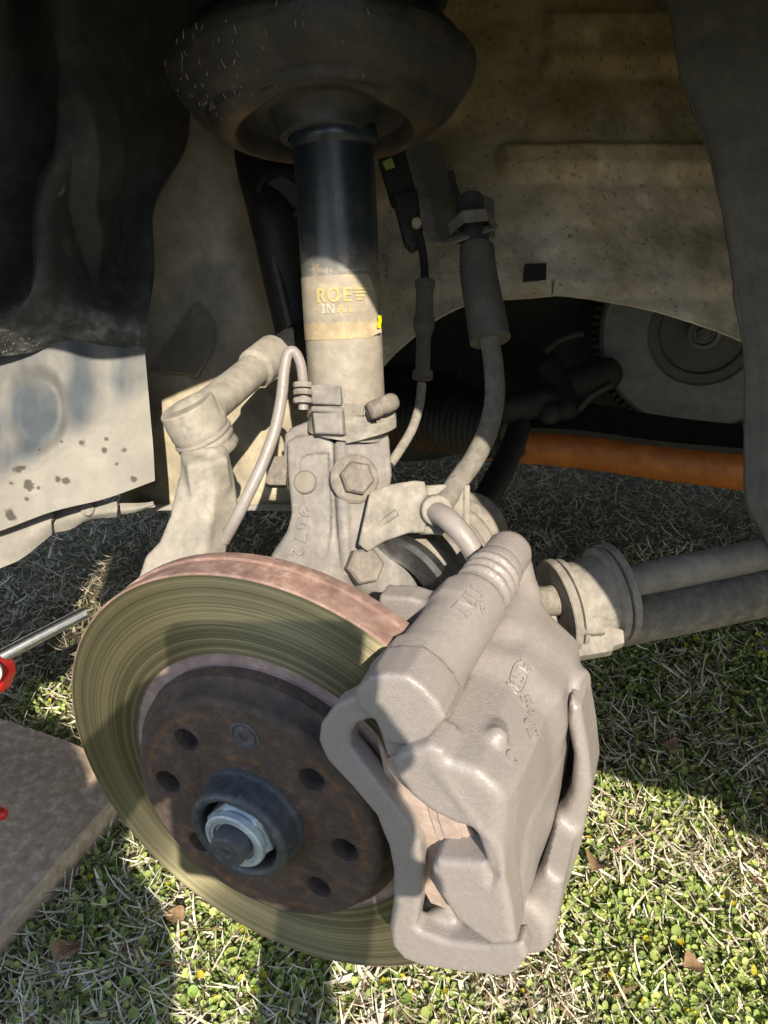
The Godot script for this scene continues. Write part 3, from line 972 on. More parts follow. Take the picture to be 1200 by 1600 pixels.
func inner_panels() -> void:
	# grey inner wing behind the strut, from the liner to the strut
	var rows := []
	for q in [[-60, [[250, .66], [330, .66], [400, .68], [470, .70]]],
		[150, [[240, .65], [330, .64], [390, .66], [420, .70]]],
		[260, [[200, .655], [300, .635], [360, .64], [405, .69]]],
		[400, [[190, .66], [310, .64], [375, .645], [430, .69]]],
		[520, [[190, .66], [310, .645], [400, .655], [455, .70]]],
		[575, [[190, .66], [310, .64], [400, .65], [470, .69]]],
		[660, [[190, .655], [320, .635], [420, .645], [500, .66]]],
		[740, [[190, .655], [320, .635], [420, .64], [520, .65]]],
		[792, [[190, .66], [320, .64], [420, .645], [520, .65]]]]:
		var r := []
		for p in q[1]: r.append(P(p[0], q[0], p[1]))
		rows.append(r)
	var cr := nz(7.0, 3, FastNoiseLite.TYPE_SIMPLEX_SMOOTH, 81)
	var wing := sheet(rows, 70, 150, 0.003, func(u: Vector2, p: Vector3):
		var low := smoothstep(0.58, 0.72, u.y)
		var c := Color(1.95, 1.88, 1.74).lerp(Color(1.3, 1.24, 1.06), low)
		var k := 1.0 + 0.25 * cr.get_noise_3dv(p * 3.0)
		return c * k,
		func(u: Vector2, p: Vector3):
		return 0.010 * absf(cr.get_noise_3dv(p * 1.2)) * (0.25 + smoothstep(0.55, 0.75, u.y)) + 0.003 * cr.get_noise_3dv(p * 5.0) * smoothstep(0.55, 0.75, u.y))
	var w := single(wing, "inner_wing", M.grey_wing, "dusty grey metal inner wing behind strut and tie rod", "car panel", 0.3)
	commit(plate([P(190, 788, .634), P(520, 788, .634), P(520, 798, .634), P(190, 798, .634)], cz, 0.02, 0.001), "lower_flange", M.under_panel, w)
	# torn felt flap on it
	commit(sheet([[P(310, 470, .635), P(335, 500, .637), P(338, 530, .637)], [P(290, 500, .633), P(318, 530, .632), P(332, 545, .632)], [P(230, 580, .645), P(280, 582, .632), P(306, 588, .629)]], 20, 20, 0.002), "sealing_flap", M.grey_wing, w)

	# brown wing panel, right of the strut, with the arched opening
	var up := []
	var edge := [[560, 640], [600, 572], [640, 530], [690, 494], [735, 474], [800, 467], [858, 463], [868, 462], [930, 468], [1000, 480], [1080, 503], [1160, 532], [1210, 560]]
	var N := edge.size()
	for t in [0.0, 0.18, 0.34, 0.5, 0.62, 0.74, 0.84, 0.92, 1.0]:
		var r := []
		for j in N:
			var e: Array = edge[j]
			var x0 := 560.0 + 640.0 * j / (N - 1)
			var X: float = lerpf(x0, e[0], t)
			var Y: float = lerpf(-90.0, e[1], t)
			var z: float = 0.70 - 0.03 * t - 0.05 * smoothstep(620.0, 900.0, X) + 0.06 * smoothstep(720.0, 600.0, X) * t
			r.append(P(X, Y, z))
		up.append(r)
	var wn := nz(6.0, 4, FastNoiseLite.TYPE_SIMPLEX_SMOOTH, 91)
	var fleck := nz(160.0, 2, FastNoiseLite.TYPE_SIMPLEX_SMOOTH, 92)
	var px_of := func(p: Vector3) -> Vector2:
		var d := p - eye
		return Vector2(600.0 + FOCAL * d.dot(cx) / -d.dot(cz), 800.0 - FOCAL * d.dot(cy) / -d.dot(cz))
	var side := sheet(up, 230, 210, 0.0025, func(u: Vector2, p: Vector3):
		var k := 1.0 + 0.55 * wn.get_noise_3dv(p * Vector3(1, 2.2, 1))
		var q: Vector2 = px_of.call(p)
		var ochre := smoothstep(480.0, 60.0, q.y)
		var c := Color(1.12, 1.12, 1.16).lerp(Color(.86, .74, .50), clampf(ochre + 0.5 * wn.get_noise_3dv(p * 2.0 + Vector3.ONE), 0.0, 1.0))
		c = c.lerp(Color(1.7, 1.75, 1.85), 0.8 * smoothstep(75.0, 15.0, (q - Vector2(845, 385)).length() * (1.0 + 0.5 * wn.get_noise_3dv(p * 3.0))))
		c = c * k
		if fleck.get_noise_3dv(p) > 0.56 - 0.1 * wn.get_noise_3dv(p * 1.5): c = c * 0.5
		return c,
		func(u: Vector2, p: Vector3):
		var q: Vector2 = px_of.call(p)
		var s := 0.0
		# pressed swages
		s += 0.012 * (smoothstep(125.0, 100.0, q.y) - smoothstep(40.0, 10.0, q.y)) * smoothstep(840.0, 870.0, q.x)
		s += 0.011 * (smoothstep(218.0, 240.0, q.y) * smoothstep(290.0, 262.0, q.y)) * smoothstep(770.0, 800.0, q.x)
		s += 0.004 * smoothstep(470.0, 440.0, q.y) * smoothstep(350.0, 400.0, q.y)
		return s + 0.002 * wn.get_noise_3dv(p * 4.0))
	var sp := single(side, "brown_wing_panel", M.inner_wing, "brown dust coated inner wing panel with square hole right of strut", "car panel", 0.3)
	var hole := [P(821, 412, .6205), P(854, 411, .6205), P(853, 438, .6215), P(819, 438, .6215)]
	commit(plate(hole, cz, 0.012, 0.0001), "square_hole", M.engine_dark, sp, 0.0)
	# dark grey liner down the right edge
	var rr := []
	for q in [[-90, 1010, .50], [0, 1042, .495], [110, 1062, .49], [200, 1092, .485], [270, 1114, .48], [360, 1132, .48], [450, 1145, .48], [560, 1160, .48], [680, 1163, .48], [778, 1164, .48], [815, 1178, .48], [850, 1196, .48], [900, 1222, .48]]:
		rr.append([P(q[1], q[0], q[2] + .03), P(q[1] + 2, q[0], q[2] + .004), P(q[1] + 14, q[0], q[2]), P(q[1] + 70, q[0], q[2] - .01), P(q[1] + 200, q[0], q[2] - .045)])
	single(sheet(rr, 40, 120, 0.004, func(u, p): return Color.WHITE, func(u: Vector2, p: Vector3): return 0.004 * smoothstep(0.55, 0.62, u.x) * smoothstep(0.85, 0.78, u.x) + 0.002 * wn.get_noise_3dv(p * 3.0)), "rear_arch_liner", M.grey_liner, "dark grey arch liner strip down the right edge of the wheel well", "liner", 0.2)

func engine_bay() -> void:
	# dark bulk of engine and gearbox
	var z0 := -0.98
	var e := thing("engine_block", "dark oily engine and gearbox filling the space behind the wing", "engine", Vector3(0.1, 0.3, z0))
	var pr := []
	pr.append(Cap.new(P(900, 520, 1.0), P(1300, 520, .95), .12, .12, .03))
	pr.append(Cap.new(P(860, 440, .95), P(700, 390, .95), .07, .06, .03))
	pr.append(Cap.new(P(930, 610, .92), P(900, 560, .92), .05, .05, .03))
	pr.append(Cap.new(P(640, 460, 1.0), P(560, 600, 1.0), .05, .06, .03))
	pr.append(Slab.new([P(560, 470, .96), P(960, 450, .96), P(990, 660, .96), P(560, 680, .96)], cz, .05, .004, .01))
	pr.append(Slab.new([P(694, 563, .8), P(700, 545, .8), P(738, 541, .8), P(732, 561, .8), P(714, 571, .8)], cz, .5, .001, .002, true))
	commit(solid(pr, .008), "block_casting", M.engine_dark, e, 0.2)
	commit(solid([Ell.new(Transform3D(pitch_basis(), P(640, 650, .95)), Vector3(.10, .055, .05))], .008), "sump", M.engine_dark, e, 0.2)
	commit(plate([D(-.6, .45, -.9), D(.62, .45, -.9), D(.62, .62, -.9), D(-.6, .62, -.9)], axn, .02), "upper_cover", M.engine_dark, e, 0.0)
	# small brackets and hoses in front of it
	commit(solid([Cap.new(P(860, 575, .82), P(885, 640, .80), .014, .014), Cap.new(P(885, 640, .8), P(860, 645, .79), .01, .012), Cap.new(P(900, 600, .82), P(945, 585, .82), .018, .018), Cap.new(P(800, 640, .80), P(850, 625, .80), .016, .016)], .003), "mounting_bracket", M.engine_dark, e, 0.3)
	commit(tube(spline([P(905, 640, .78), P(925, 618, .77), P(955, 600, .77)], 8), [.004], 10), "pipe", M.black_plastic, e)
	commit(tube(spline([P(850, 550, .8), P(875, 530, .8), P(910, 520, .8)], 8), [.005], 10), "pipe", M.black_plastic, e)
	# toothed pulley
	var pn := (axn * 0.96 + Vector3(.1, .06, 0)).normalized()
	var pc := P(1100, 520, .80)
	var pu := thing("engine_pulley", "grey round engine pulley with centre bolt behind the wing opening", "pulley", pc)
	commit(lathe(pc, pn, crisp([Vector2(.0001, -.012), Vector2(.101, -.012), Vector2(.103, -.004), Vector2(.099, 0), Vector2(.055, .0), Vector2(.053, -.003)]), 90), "rim", M.pulley_grey, pu)
	commit(lathe(pc, pn, crisp([Vector2(.0531, -.003), Vector2(.044, -.004), Vector2(.042, -.008), Vector2(.0001, -.008)]), 70), "centre_plate", M.pulley_dark, pu)
	commit(lathe(pc + pn * .001, pn, crisp([Vector2(.016, -.01), Vector2(.016, .004), Vector2(.012, .006), Vector2(.011, .002), Vector2(.0001, .002)]), 40), "centre_washer", M.pulley_grey, pu)
	commit(hexhead(pc + pn * .003, pn, .008, .007, .2), "centre_bolt", M.stub_steel, pu)
	var teeth := MB.new()
	var ex := pn.cross(Vector3.UP).normalized()
	var ey := ex.cross(pn).normalized()
	for k in 84:
		var a := TAU * k / 84.0
		var rd := ex * cos(a) + ey * sin(a)
		teeth.join(box(pc - pn * .016 + rd * .108, rd.cross(pn) * .0024, rd * .004, pn * .006))
	teeth.join(lathe(pc - pn * .022, pn, crisp([Vector2(.0001, 0), Vector2(.105, 0), Vector2(.105, .012), Vector2(.09, .012)]), 80))
	commit(teeth, "toothed_ring", M.engine_dark, pu, 0.2, "stuff")
	commit(sheet([[P(800, 610, .84), P(900, 625, .82), P(1040, 650, .79), P(1220, 670, .76)], [P(800, 640, .82), P(900, 650, .80), P(1040, 672, .77), P(1220, 690, .74)], [P(800, 668, .80), P(900, 672, .78), P(1040, 690, .75), P(1220, 706, .72)]], 30, 12, .006), "added_lower_cover", M.engine_dark, e, 0.3)  # dark cover added above the orange tube to keep sky light off its top
	# orange tube
	var ot := tube(spline([P(755, 690, .90), P(900, 700, .87), P(1050, 718, .84), P(1240, 742, .81)], 12), [.021, .0225, .0235, .0235], 32)
	single(ot, "orange_tube", M.orange_paint, "orange painted steel tube crossing under the car behind the hose", "tube", 0.25)
	# ribbed rubber hose with clamp ring
	var rh := thing("ribbed_hose", "dark ribbed rubber hose with orange lower side left of the orange tube", "hose", P(700, 660, .88))
	var rp := []
	for k in 120: rp.append(.034 + .0012 * sin(k * PI * .5))
	var path := PackedVector3Array()
	for k in 120: path.append(P(790, 670, .86).lerp(P(540, 640, .95), k / 119.0))
	var rt := tube(path, rp, 48)
	for i in rt.c.size(): rt.c[i] = Color(1, 1, 1).lerp(Color(7, 2.4, .6), smoothstep(0.05, -0.9, (rt.v[i] - path[60]).normalized().y) * 0.5)  # orange blended in on the lower side of the hose
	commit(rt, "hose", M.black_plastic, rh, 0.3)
	var ca := (P(790, 670, .86) - P(540, 640, .95)).normalized()
	ca = (ca * 0.75 + axn * 0.5).normalized()
	commit(lathe(P(795, 672, .855), ca, crisp([Vector2(.0001, .008), Vector2(.018, .008), Vector2(.020, .004), Vector2(.027, .004), Vector2(.029, .009), Vector2(.034, .009), Vector2(.035, .002), Vector2(.035, -.012), Vector2(.0001, -.012)]), 48), "end_ring", M.black_plastic, rh)
	# black link standing behind the hose
	single(tube(spline([P(812, 665, .80), P(800, 700, .78), P(770, 760, .74), P(735, 815, .70), P(700, 850, .67)], 10), [.012, .012, .0125, .012], 20), "black_link", M.black_plastic, "black curved link rod behind the brake hose", "link rod", 0.3)
	# black brace behind the strut, left
	var br := thing("black_brace", "black plastic brace and clip between inner wing and strut", "brace", P(430, 400, .62))
	commit(tube(spline([P(385, 225, .63), P(395, 270, .62), P(425, 340, .61), P(450, 450, .62), P(475, 560, .63)], 10), [.010, .012, .018, .018, .018], 18), "brace_arm", M.black_plastic, br)
	commit(lathe(P(440, 305, .605), (axn + cx * .4).normalized(), crisp([Vector2(.0001, -.01), Vector2(.019, -.01), Vector2(.019, .008), Vector2(.015, .01), Vector2(.013, .004), Vector2(.0001, .004)]), 32), "clip", M.black_plastic, br)
	commit(tube(spline([P(415, 330, .6), P(432, 420, .6), P(455, 515, .6)], 10), [.0022], 8), "wire", M.grey_liner, br)

func pitch_basis() -> Basis:
	return Basis(cx, cy, cz)

# ---------------------------------------------------------------- brake
func brake_disc() -> void:
	var o := thing("brake_disc", "worn vented brake disc with rust rimmed edge and olive swept face", "brake disc", hub_c)
	var face := lathe(hub_c, axn, [Vector2(.1405, 0), Vector2(.132, 0), Vector2(.122, .0002), Vector2(.112, .0), Vector2(.102, .0003), Vector2(.0928, .0)], 160)
	for i in face.uv.size(): face.uv[i] = Vector2(face.uv[i].x, (face.uv[i].y - .0925) / .049)
	commit(face, "friction_face", M.disc_face, o, 0.08)
	commit(lathe(hub_c, axn, [Vector2(.132, -.024), Vector2(.1405, -.024), Vector2(.1412, -.0235), Vector2(.1418, -.019), Vector2(.1416, -.0172), Vector2(.1416, -.0172), Vector2(.1402, -.0168), Vector2(.1402, -.0168), Vector2(.1402, -.0072), Vector2(.1402, -.0072), Vector2(.1416, -.0068), Vector2(.1416, -.0068), Vector2(.1417, -.001), Vector2(.1413, -.0002), Vector2(.1405, 0)], 160), "rusty_rim", M.rust_rim, o, 0.45)
	var back := lathe(hub_c, axn, [Vector2(.06, -.024), Vector2(.14, -.024)], 90)
	commit(back, "inner_face", M.rust_rim, o, 0.3)
	commit(lathe(hub_c, axn, crisp([Vector2(.0928, 0), Vector2(.0922, -.0012), Vector2(.0855, -.0012), Vector2(.0852, .0006)]), 120), "undercut_ring", M.hat_groove, o, 0.3)
	# hat with its bolt holes
	var hat := lathe(hub_c, axn, [Vector2(.0852, .0006), Vector2(.0835, .0075), Vector2(.0835, .0075), Vector2(.0795, .0095), Vector2(.0775, .0155), Vector2(.0772, .0172), Vector2(.0757, .0192), Vector2(.0735, .0200), Vector2(.0735, .0200), Vector2(.071, .0199)], 140)
	commit(hat, "hat_wall", M.rust_hat, o, 0.4)
	var ring := PackedVector2Array()
	# face between r .031 and .071 on a polar grid, with round holes left out
	var holes := [[47, .0073], [133, .0073], [-46, .0073], [-135, .0073], [177, .0078], [-3, .0078]]
	var hc := []
	for q in holes: hc.append([Vector2(cos(deg_to_rad(q[0])), sin(deg_to_rad(q[0]))) * .0562, q[1]])
	var outer := PackedVector2Array(); var inner := PackedVector2Array()
	for k in 120:
		var a := TAU * k / 120.0
		outer.append(Vector2(cos(a), sin(a)) * .0712); inner.append(Vector2(cos(a), sin(a)) * .0305)
	var mb := MB.new()
	# six sectors, each a polygon with half of a hole at either side is awkward: cut holes through wedge polygons instead
	var walls := MB.new()
	var orn := nz(40.0, 3, FastNoiseLite.TYPE_SIMPLEX_SMOOTH, 101)
	var nr := 40; var na := 360
	var idx := {}
	for i in nr + 1:
		for j in na:
			var a := TAU * j / na
			var q := Vector2(cos(a), sin(a)) * lerpf(.0305, .0712, float(i) / nr)
			# snap points near a hole's edge on to the edge
			for hh in hc:
				var dv: Vector2 = q - (hh[0] as Vector2)
				var l := dv.length()
				if absf(l - float(hh[1])) < .00062: q = (hh[0] as Vector2) + dv / l * float(hh[1])
			var rust := 0.0
			var rad := q.length()
			var an := rad_to_deg(atan2(q.y, q.x))
			rust = maxf(rust, smoothstep(.0025, .0008, absf(rad - .0675)) * smoothstep(-0.25, 0.25, sin(deg_to_rad(an * 3.0 + 20.0)) + 0.3))
			rust = maxf(rust, smoothstep(.003, .001, absf(rad - .0395)) * smoothstep(0.0, 0.4, sin(deg_to_rad(an * 4.0 + 70.0))))
			rust = clampf(rust * (0.55 + 1.1 * orn.get_noise_2d(q.x * 30.0, q.y * 30.0)) + 0.45 * maxf(0.0, orn.get_noise_2d(q.x * 14.0 + 7.0, q.y * 14.0)), 0.0, 1.0)
			var zz := .0199 + 0.0006 * rust
			mb.add(D(q.x, q.y, zz), Color(1, 1, 1).lerp(Color(1.9, 1.38, .78), rust), q)
	for i in nr:
		for j in na:
			var a := i * na + j; var b := i * na + (j + 1) % na; var c := (i + 1) * na + (j + 1) % na; var d := (i + 1) * na + j
			for t in [[a, d, c], [a, c, b]]:
				var m: Vector2 = (mb.uv[t[0]] + mb.uv[t[1]] + mb.uv[t[2]]) / 3.0
				var inside := false
				for hh in hc:
					if (m - (hh[0] as Vector2)).length() < float(hh[1]): inside = true
				if not inside: mb.tri(t[0], t[1], t[2])
	commit(mb, "hat_face", M.rust_hat, o, 0.35)
	for hh in hc:
		var p := D(hh[0].x, hh[0].y, 0.0202)
		commit(lathe(p, -axn, [Vector2(hh[1] * 1.06, 0), Vector2(hh[1], .0009), Vector2(hh[1], .011)], 32), "bolt_hole", M.rust_hat, o, 0.2)
	var sp := D(0, .0572, .0199)
	commit(lathe(sp, axn, crisp([Vector2(.0092, .0003), Vector2(.0075, .0008), Vector2(.0066, -.0008), Vector2(.0066, .0004), Vector2(.003, .0006), Vector2(.0028, -.002), Vector2(.0001, -.002)]), 36), "retaining_screw", M.stub_steel, o, 0.2)

func hub() -> void:
	var o := thing("wheel_hub", "steel wheel hub spigot with axle nut at the disc centre", "wheel hub", D(0, 0, .02))
	commit(lathe(hub_c, axn, [Vector2(.0322, .0196), Vector2(.0316, .0225), Vector2(.0300, .024), Vector2(.0298, .0335), Vector2(.0288, .0365), Vector2(.0272, .0378), Vector2(.0255, .0376), Vector2(.0238, .036), Vector2(.0232, .033), Vector2(.023, .012), Vector2(.023, .012), Vector2(.006, .010)], 100), "spigot_ring", M.spigot_steel, o, 0.35)
	var fl := lathe(hub_c, axn, [Vector2(.03, .0088), Vector2(.072, .0088)], 60)
	commit(fl, "hub_flange", M.rust_hat, o, 0.2)
	for a in [47, 133, -46, -135]:
		var c := Vector2(cos(deg_to_rad(a)), sin(deg_to_rad(a))) * .0562
		var pr := []
		for k in 9: pr.append(Vector2(.0058 if k % 2 == 0 else .0064, .0088 + k * .0007))
		commit(lathe(D(c.x, c.y, 0), axn, pr, 28), "threaded_hole", M.bolt_thread, o, 0.0)
	# flanged nut with locking collar
	commit(hexhead(D(0, 0, .016), axn, .0206, .0212, .35), "axle_nut", M.zinc, o, 0.35)
	commit(lathe(D(0, 0, .0355), axn, crisp([Vector2(.0180, 0), Vector2(.0182, .0012), Vector2(.0178, .0042), Vector2(.0169, .0050), Vector2(.0150, .0050), Vector2(.0147, .0044), Vector2(.0128, .0044), Vector2(.0122, .0028), Vector2(.0106, .0026)]), 64), "nut_collar", M.zinc, o, 0.35)
	commit(lathe(D(0, 0, .02), axn, [Vector2(.0108, 0), Vector2(.0108, .0212), Vector2(.0108, .0212), Vector2(.0102, .0262), Vector2(.0088, .0278), Vector2(.0088, .0278), Vector2(.0032, .0278), Vector2(.0032, .0278), Vector2(.0022, .0255), Vector2(.0001, .0235)], 48), "axle_stub", M.stub_steel, o, 0.4)

func pv(list: Array, v: float) -> Array:
	var out := []
	for q in list: out.append(PV(q[0], q[1], v))
	return out
func hu(list: Array, v: float) -> Array:
	var out := []
	for q in list: out.append(D(q[0], q[1], v))
	return out

func caliper() -> void:
	var o := thing("brake_caliper", "dust grey cast iron brake caliper straddling the disc edge", "brake caliper", D(.14, .05, 0))
	var p := []
	# bridge over the disc, widening from the outboard crest to the piston side
	var front := Slab.new(hu([[.1085, .104], [.130, .1025], [.147, .090], [.154, .070], [.160, .04], [.160, -.008], [.148, -.012], [.143, -.007], [.1432, .02], [.1385, .045], [.131, .066], [.119, .083], [.1065, .097]], .043), axn, .125, .0045, .003)
	var plan := []
	for q in [[.100, .060], [.1405, .046], [.1462, .030], [.1515, .0], [.1545, -.03], [.1550, -.06], [.150, -.09], [.09, -.09]]: plan.append(D(q[0], .112, q[1]))
	p.append(Both.new(front, Slab.new(plan, Vector3.UP, .125, .004, .003), .006))
	var low := Slab.new(hu([[.125, .05], [.160, .05], [.160, -.050], [.134, -.050], [.1432, -.015], [.1436, .02]], .014), axn, .095, .004, .003)
	p.append(Both.new(low, Slab.new(plan, Vector3.UP, .170, .004, .003), .005))
	# piston side, swollen
	p.append(Slab.new(hu([[.100, .1065], [.130, .1065], [.150, .090], [.152, .068], [.146, .046], [.120, .045], [.105, .07]], -.026), axn, .058, .009, .014))
	p.append(Cyl.new(D(.115, .045, -.03), D(.115, .045, -.095), .034, .006, .008))
	# outboard wall with its two fingers
	p.append(Slab.new(pv([[690, 1176], [712, 1228], [742, 1274], [772, 1310], [786, 1345], [790, 1385], [800, 1430], [806, 1478], [768, 1479], [748, 1466], [712, 1440], [684, 1396], [672, 1360], [682, 1347], [758, 1352], [765, 1384], [776, 1374], [777, 1348], [765, 1318], [738, 1296], [712, 1290], [672, 1270], [640, 1244], [618, 1216], [611, 1192], [622, 1180], [668, 1166]], .043), axn, .021, .0035, .003))
	# ear that reaches up to the guide pin
	p.append(Cap.new(PV(796, 990, -.058), PV(818, 930, -.085), .0115, .0085, .010))
	p.append(Cap.new(PV(818, 930, -.085), PV(806, 888, -.096), .0085, .0095, .004))
	p.append(Cap.new(PV(826, 1015, -.06), PV(872, 1058, -.064), .011, .0095, .012))
	p.append(Cyl.new(PV(866, 1064, -.060), PV(914, 1075, -.056), .0092, .002, .007))
	# nub
	var nb := hit(p, 779, 1140)
	p.append(Cap.new(PV(782, 1118, 0).lerp(nb[0], .9) , hit(p, 777, 1150)[0], .0028, .0048, .004))
	commit(solid(p, .0016), "caliper_body", M.dust_iron, o, 0.07)
	# guide pin bolt, its boot and the piston boot seen in the window
	var a := PV(628, 1098, .02)
	var hx := (a - hub_c).dot(axh); var ux := (a - hub_c).dot(Vector3.UP)
	var pin0 := PV(632, 1094, .02)
	var pd := (PV(782, 882, -.085) - pin0).normalized()
	commit(lathe(pin0 + pd * .100, pd, [Vector2(.0138, 0), Vector2(.0142, .002), Vector2(.0138, .006), Vector2(.0128, .0075), Vector2(.0128, .0075), Vector2(.0132, .009), Vector2(.0130, .020), Vector2(.0115, .024), Vector2(.008, .0265), Vector2(.0001, .027)], 48), "guide_pin_bolt", M.dust_iron, o, 0.16)
	commit(lathe(D(.1475, .060, -.052), (axh * .8 + axn * .35 - Vector3.UP * .15).normalized(), [Vector2(.0001, .006), Vector2(.012, .006), Vector2(.014, .0045), Vector2(.0155, .003), Vector2(.0175, .003), Vector2(.019, .001), Vector2(.020, -.002), Vector2(.0215, -.003), Vector2(.0235, -.006), Vector2(.024, -.015)], 56), "piston_boot", M.dust_iron, o, 0.16)
	commit(plate(hu([[.12, -.03], [.160, -.03], [.163, .03], [.156, .075], [.12, .085]], -.076), axn, .008), "dark_gap_plate", M.black_plastic, o, 0.1)  # black plate added behind the gap so its depth looks dark
	# cast marks
	var mk := p
	commit(emboss(mk, "KSH", 812, 1056, 826, 1032, .0095), "cast_emblem", M.dust_iron, o, 0.1)
	var ring := []
	for q in [[812, 1034], [823, 1040], [825, 1058], [816, 1080], [805, 1082], [799, 1062], [804, 1042], [812, 1034]]: ring.append(hit(mk, q[0], q[1])[0])
	commit(tube(spline(ring, 6), [.0008], 8), "emblem_outline", M.dust_iron, o, 0.1)
	commit(emboss(mk, "54", 826, 1104, 834, 1120, .010), "cast_number", M.dust_iron, o, 0.1)
	commit(emboss(mk, "02", 830, 1140, 836, 1158, .010), "cast_number", M.dust_iron, o, 0.1)
	commit(emboss(mk, "o", 798, 1182, 808, 1176, .012), "cast_number", M.dust_iron, o, 0.1)

func bracket() -> void:
	var o := thing("caliper_bracket", "dust grey caliper bracket with looped tie bar over the disc edge", "caliper bracket", D(.1, .1, .02))
	var p := []
	# guide pin housing: a facetted end, then a round sleeve
	p.append(Slab.new(pv([[552, 1082], [576, 1058], [602, 1055], [634, 1057], [660, 1076], [684, 1102], [695, 1125], [668, 1154], [634, 1168], [600, 1160], [584, 1124], [560, 1108]], .037), axn, .024, .0022, .003))
	var a := PV(632, 1094, .02)
	var hx := (a - hub_c).dot(axh); var ux := (a - hub_c).dot(Vector3.UP)
	p.append(Slab.new(hu([[hx - .021, ux + .004], [hx - .012, ux + .017], [hx + .004, ux + .021], [hx + .019, ux + .008], [hx + .020, ux - .008], [hx + .008, ux - .02], [hx - .012, ux - .016]], .018), axn, .022, .003, .004))
	var far := PV(782, 882, -.085)
	var pd := (far - a).normalized()
	p.append(Cyl.new(a, a + pd * .078, .0192, .004, .005, false, .0170))
	p.append(Cyl.new(a + pd * .07, a + pd * .105, .0138, .0015, .0012))
	for k in 3: p.append(Cyl.new(a + pd * (.083 + k * .006), a + pd * (.0865 + k * .006), .0156, .0012, .001))
	# flange behind the rim
	p.append(Slab.new(pv([[592, 932], [640, 935], [668, 944], [690, 925], [720, 930], [715, 960], [662, 1012], [600, 1012], [584, 965]], -.036), axn, .014, .002, .006))
	# tie bar and foot in one bow
	p.append(Slab.new(pv([[560, 1084], [522, 1104], [499, 1134], [496, 1160], [510, 1190], [548, 1230], [586, 1275], [606, 1325], [613, 1360], [613, 1405], [607, 1450], [612, 1480], [630, 1500], [660, 1512], [720, 1521], [790, 1529], [806, 1522], [824, 1498], [816, 1474], [760, 1480], [700, 1474], [656, 1458], [649, 1450], [655, 1420], [660, 1360], [655, 1325], [640, 1290], [608, 1250], [570, 1200], [546, 1170], [546, 1150], [556, 1134], [575, 1126], [600, 1128], [620, 1100]], .035), axn, .0125, .0028, .0025))
	# shelf under the pad end and lower housing
	p.append(Slab.new(pv([[650, 1446], [656, 1436], [700, 1417], [712, 1440], [748, 1466], [770, 1482], [720, 1500], [655, 1490]], .024), axn, .03, .003, .004))
	p.append(Both.new(Cyl.new(D(.1435, -.041, .004), D(.1455, -.041, -.075), .0225, .004, .004), Slab.new(hu([[.10, .0], [.158, -.013], [.167, -.03], [.167, -.05], [.15, -.062], [.10, -.066]], .04), axn, .13, .004, .003), .004))
	# inboard leg
	p.append(Slab.new(hu([[.146, -.04], [.164, -.048], [.170, -.02], [.1722, .012], [.1725, .032], [.168, .055], [.161, .082], [.155, .086], [.155, .072], [.1610, .050], [.1622, .024], [.156, -.004]], -.036), axn, .034, .005, .006))
	p.append(Slab.new(hu([[.150, -.04], [.165, -.046], [.168, -.02], [.168, .0], [.158, .006], [.150, -.012]], -.0), axn, .05, .006, .008))
	var nr := (axh * .53 + axn * .85).normalized()
	p.append(Slab.new(pz([[780, 1300], [846, 1306], [870, 1298], [890, 1292], [907, 1284], [886, 1372], [853, 1441], [816, 1488], [770, 1470], [770, 1400]], D(.152, .0, -.03), nr), nr, .03, .004, .005))
	# land that holds the pad ears
	p.append(Slab.new(pv([[588, 1112], [640, 1140], [672, 1146], [662, 1168], [640, 1174], [622, 1180], [606, 1186], [598, 1160]], .0345), axn, .022, .0015, .003))
	commit(solid(p, .0016), "bracket_casting", M.dust_iron, o, 0.07)
	commit(emboss(p, "IVU", 735, 940, 752, 922, .0125), "cast_mark", M.dust_iron, o, 0.1)
	commit(emboss(p, "2", 750, 950, 760, 936, .008), "cast_mark", M.dust_iron, o, 0.1)

func pads() -> void:
	var o := thing("brake_pad", "outer brake pad backing plate between caliper fingers and disc", "brake pad", D(.1, .05, .015))
	commit(plate(pv([[588, 1150], [606, 1186], [640, 1176], [700, 1190], [735, 1296], [752, 1315], [759, 1335], [757, 1352], [745, 1440], [697, 1421], [672, 1412], [660, 1390], [640, 1290], [620, 1274], [604, 1236]], .0265), axn, .0055, .0008), "backing_plate", M.pad_plate, o, 0.2)
	commit(plate(pv([[598, 1180], [640, 1186], [700, 1195], [735, 1296], [750, 1340], [735, 1425], [700, 1415], [668, 1385], [645, 1300], [610, 1240]], .0205), axn, .0185, .0008), "friction_block", M.rust_hat, o, 0.2)
	commit(plate(pv([[664, 1245], [670, 1270], [680, 1302], [692, 1322], [705, 1333], [718, 1336], [730, 1331], [734, 1318], [728, 1292], [716, 1268], [690, 1250]], .0276), axn, .0011, .0004), "retaining_tongue", M.pad_plate, o, 0.2)
	commit(plate(pv([[678, 1250], [684, 1280], [692, 1306], [702, 1322], [712, 1326], [721, 1318], [718, 1298], [708, 1270], [692, 1252]], .0287), axn, .0011, .0005), "retaining_tongue", M.pad_plate, o, 0.2)
	commit(plate(pv([[646, 1294], [652, 1286], [660, 1290], [660, 1297], [652, 1298]], .0271), axn, .0006, .0003), "rivet", M.pad_plate, o, 0.2)

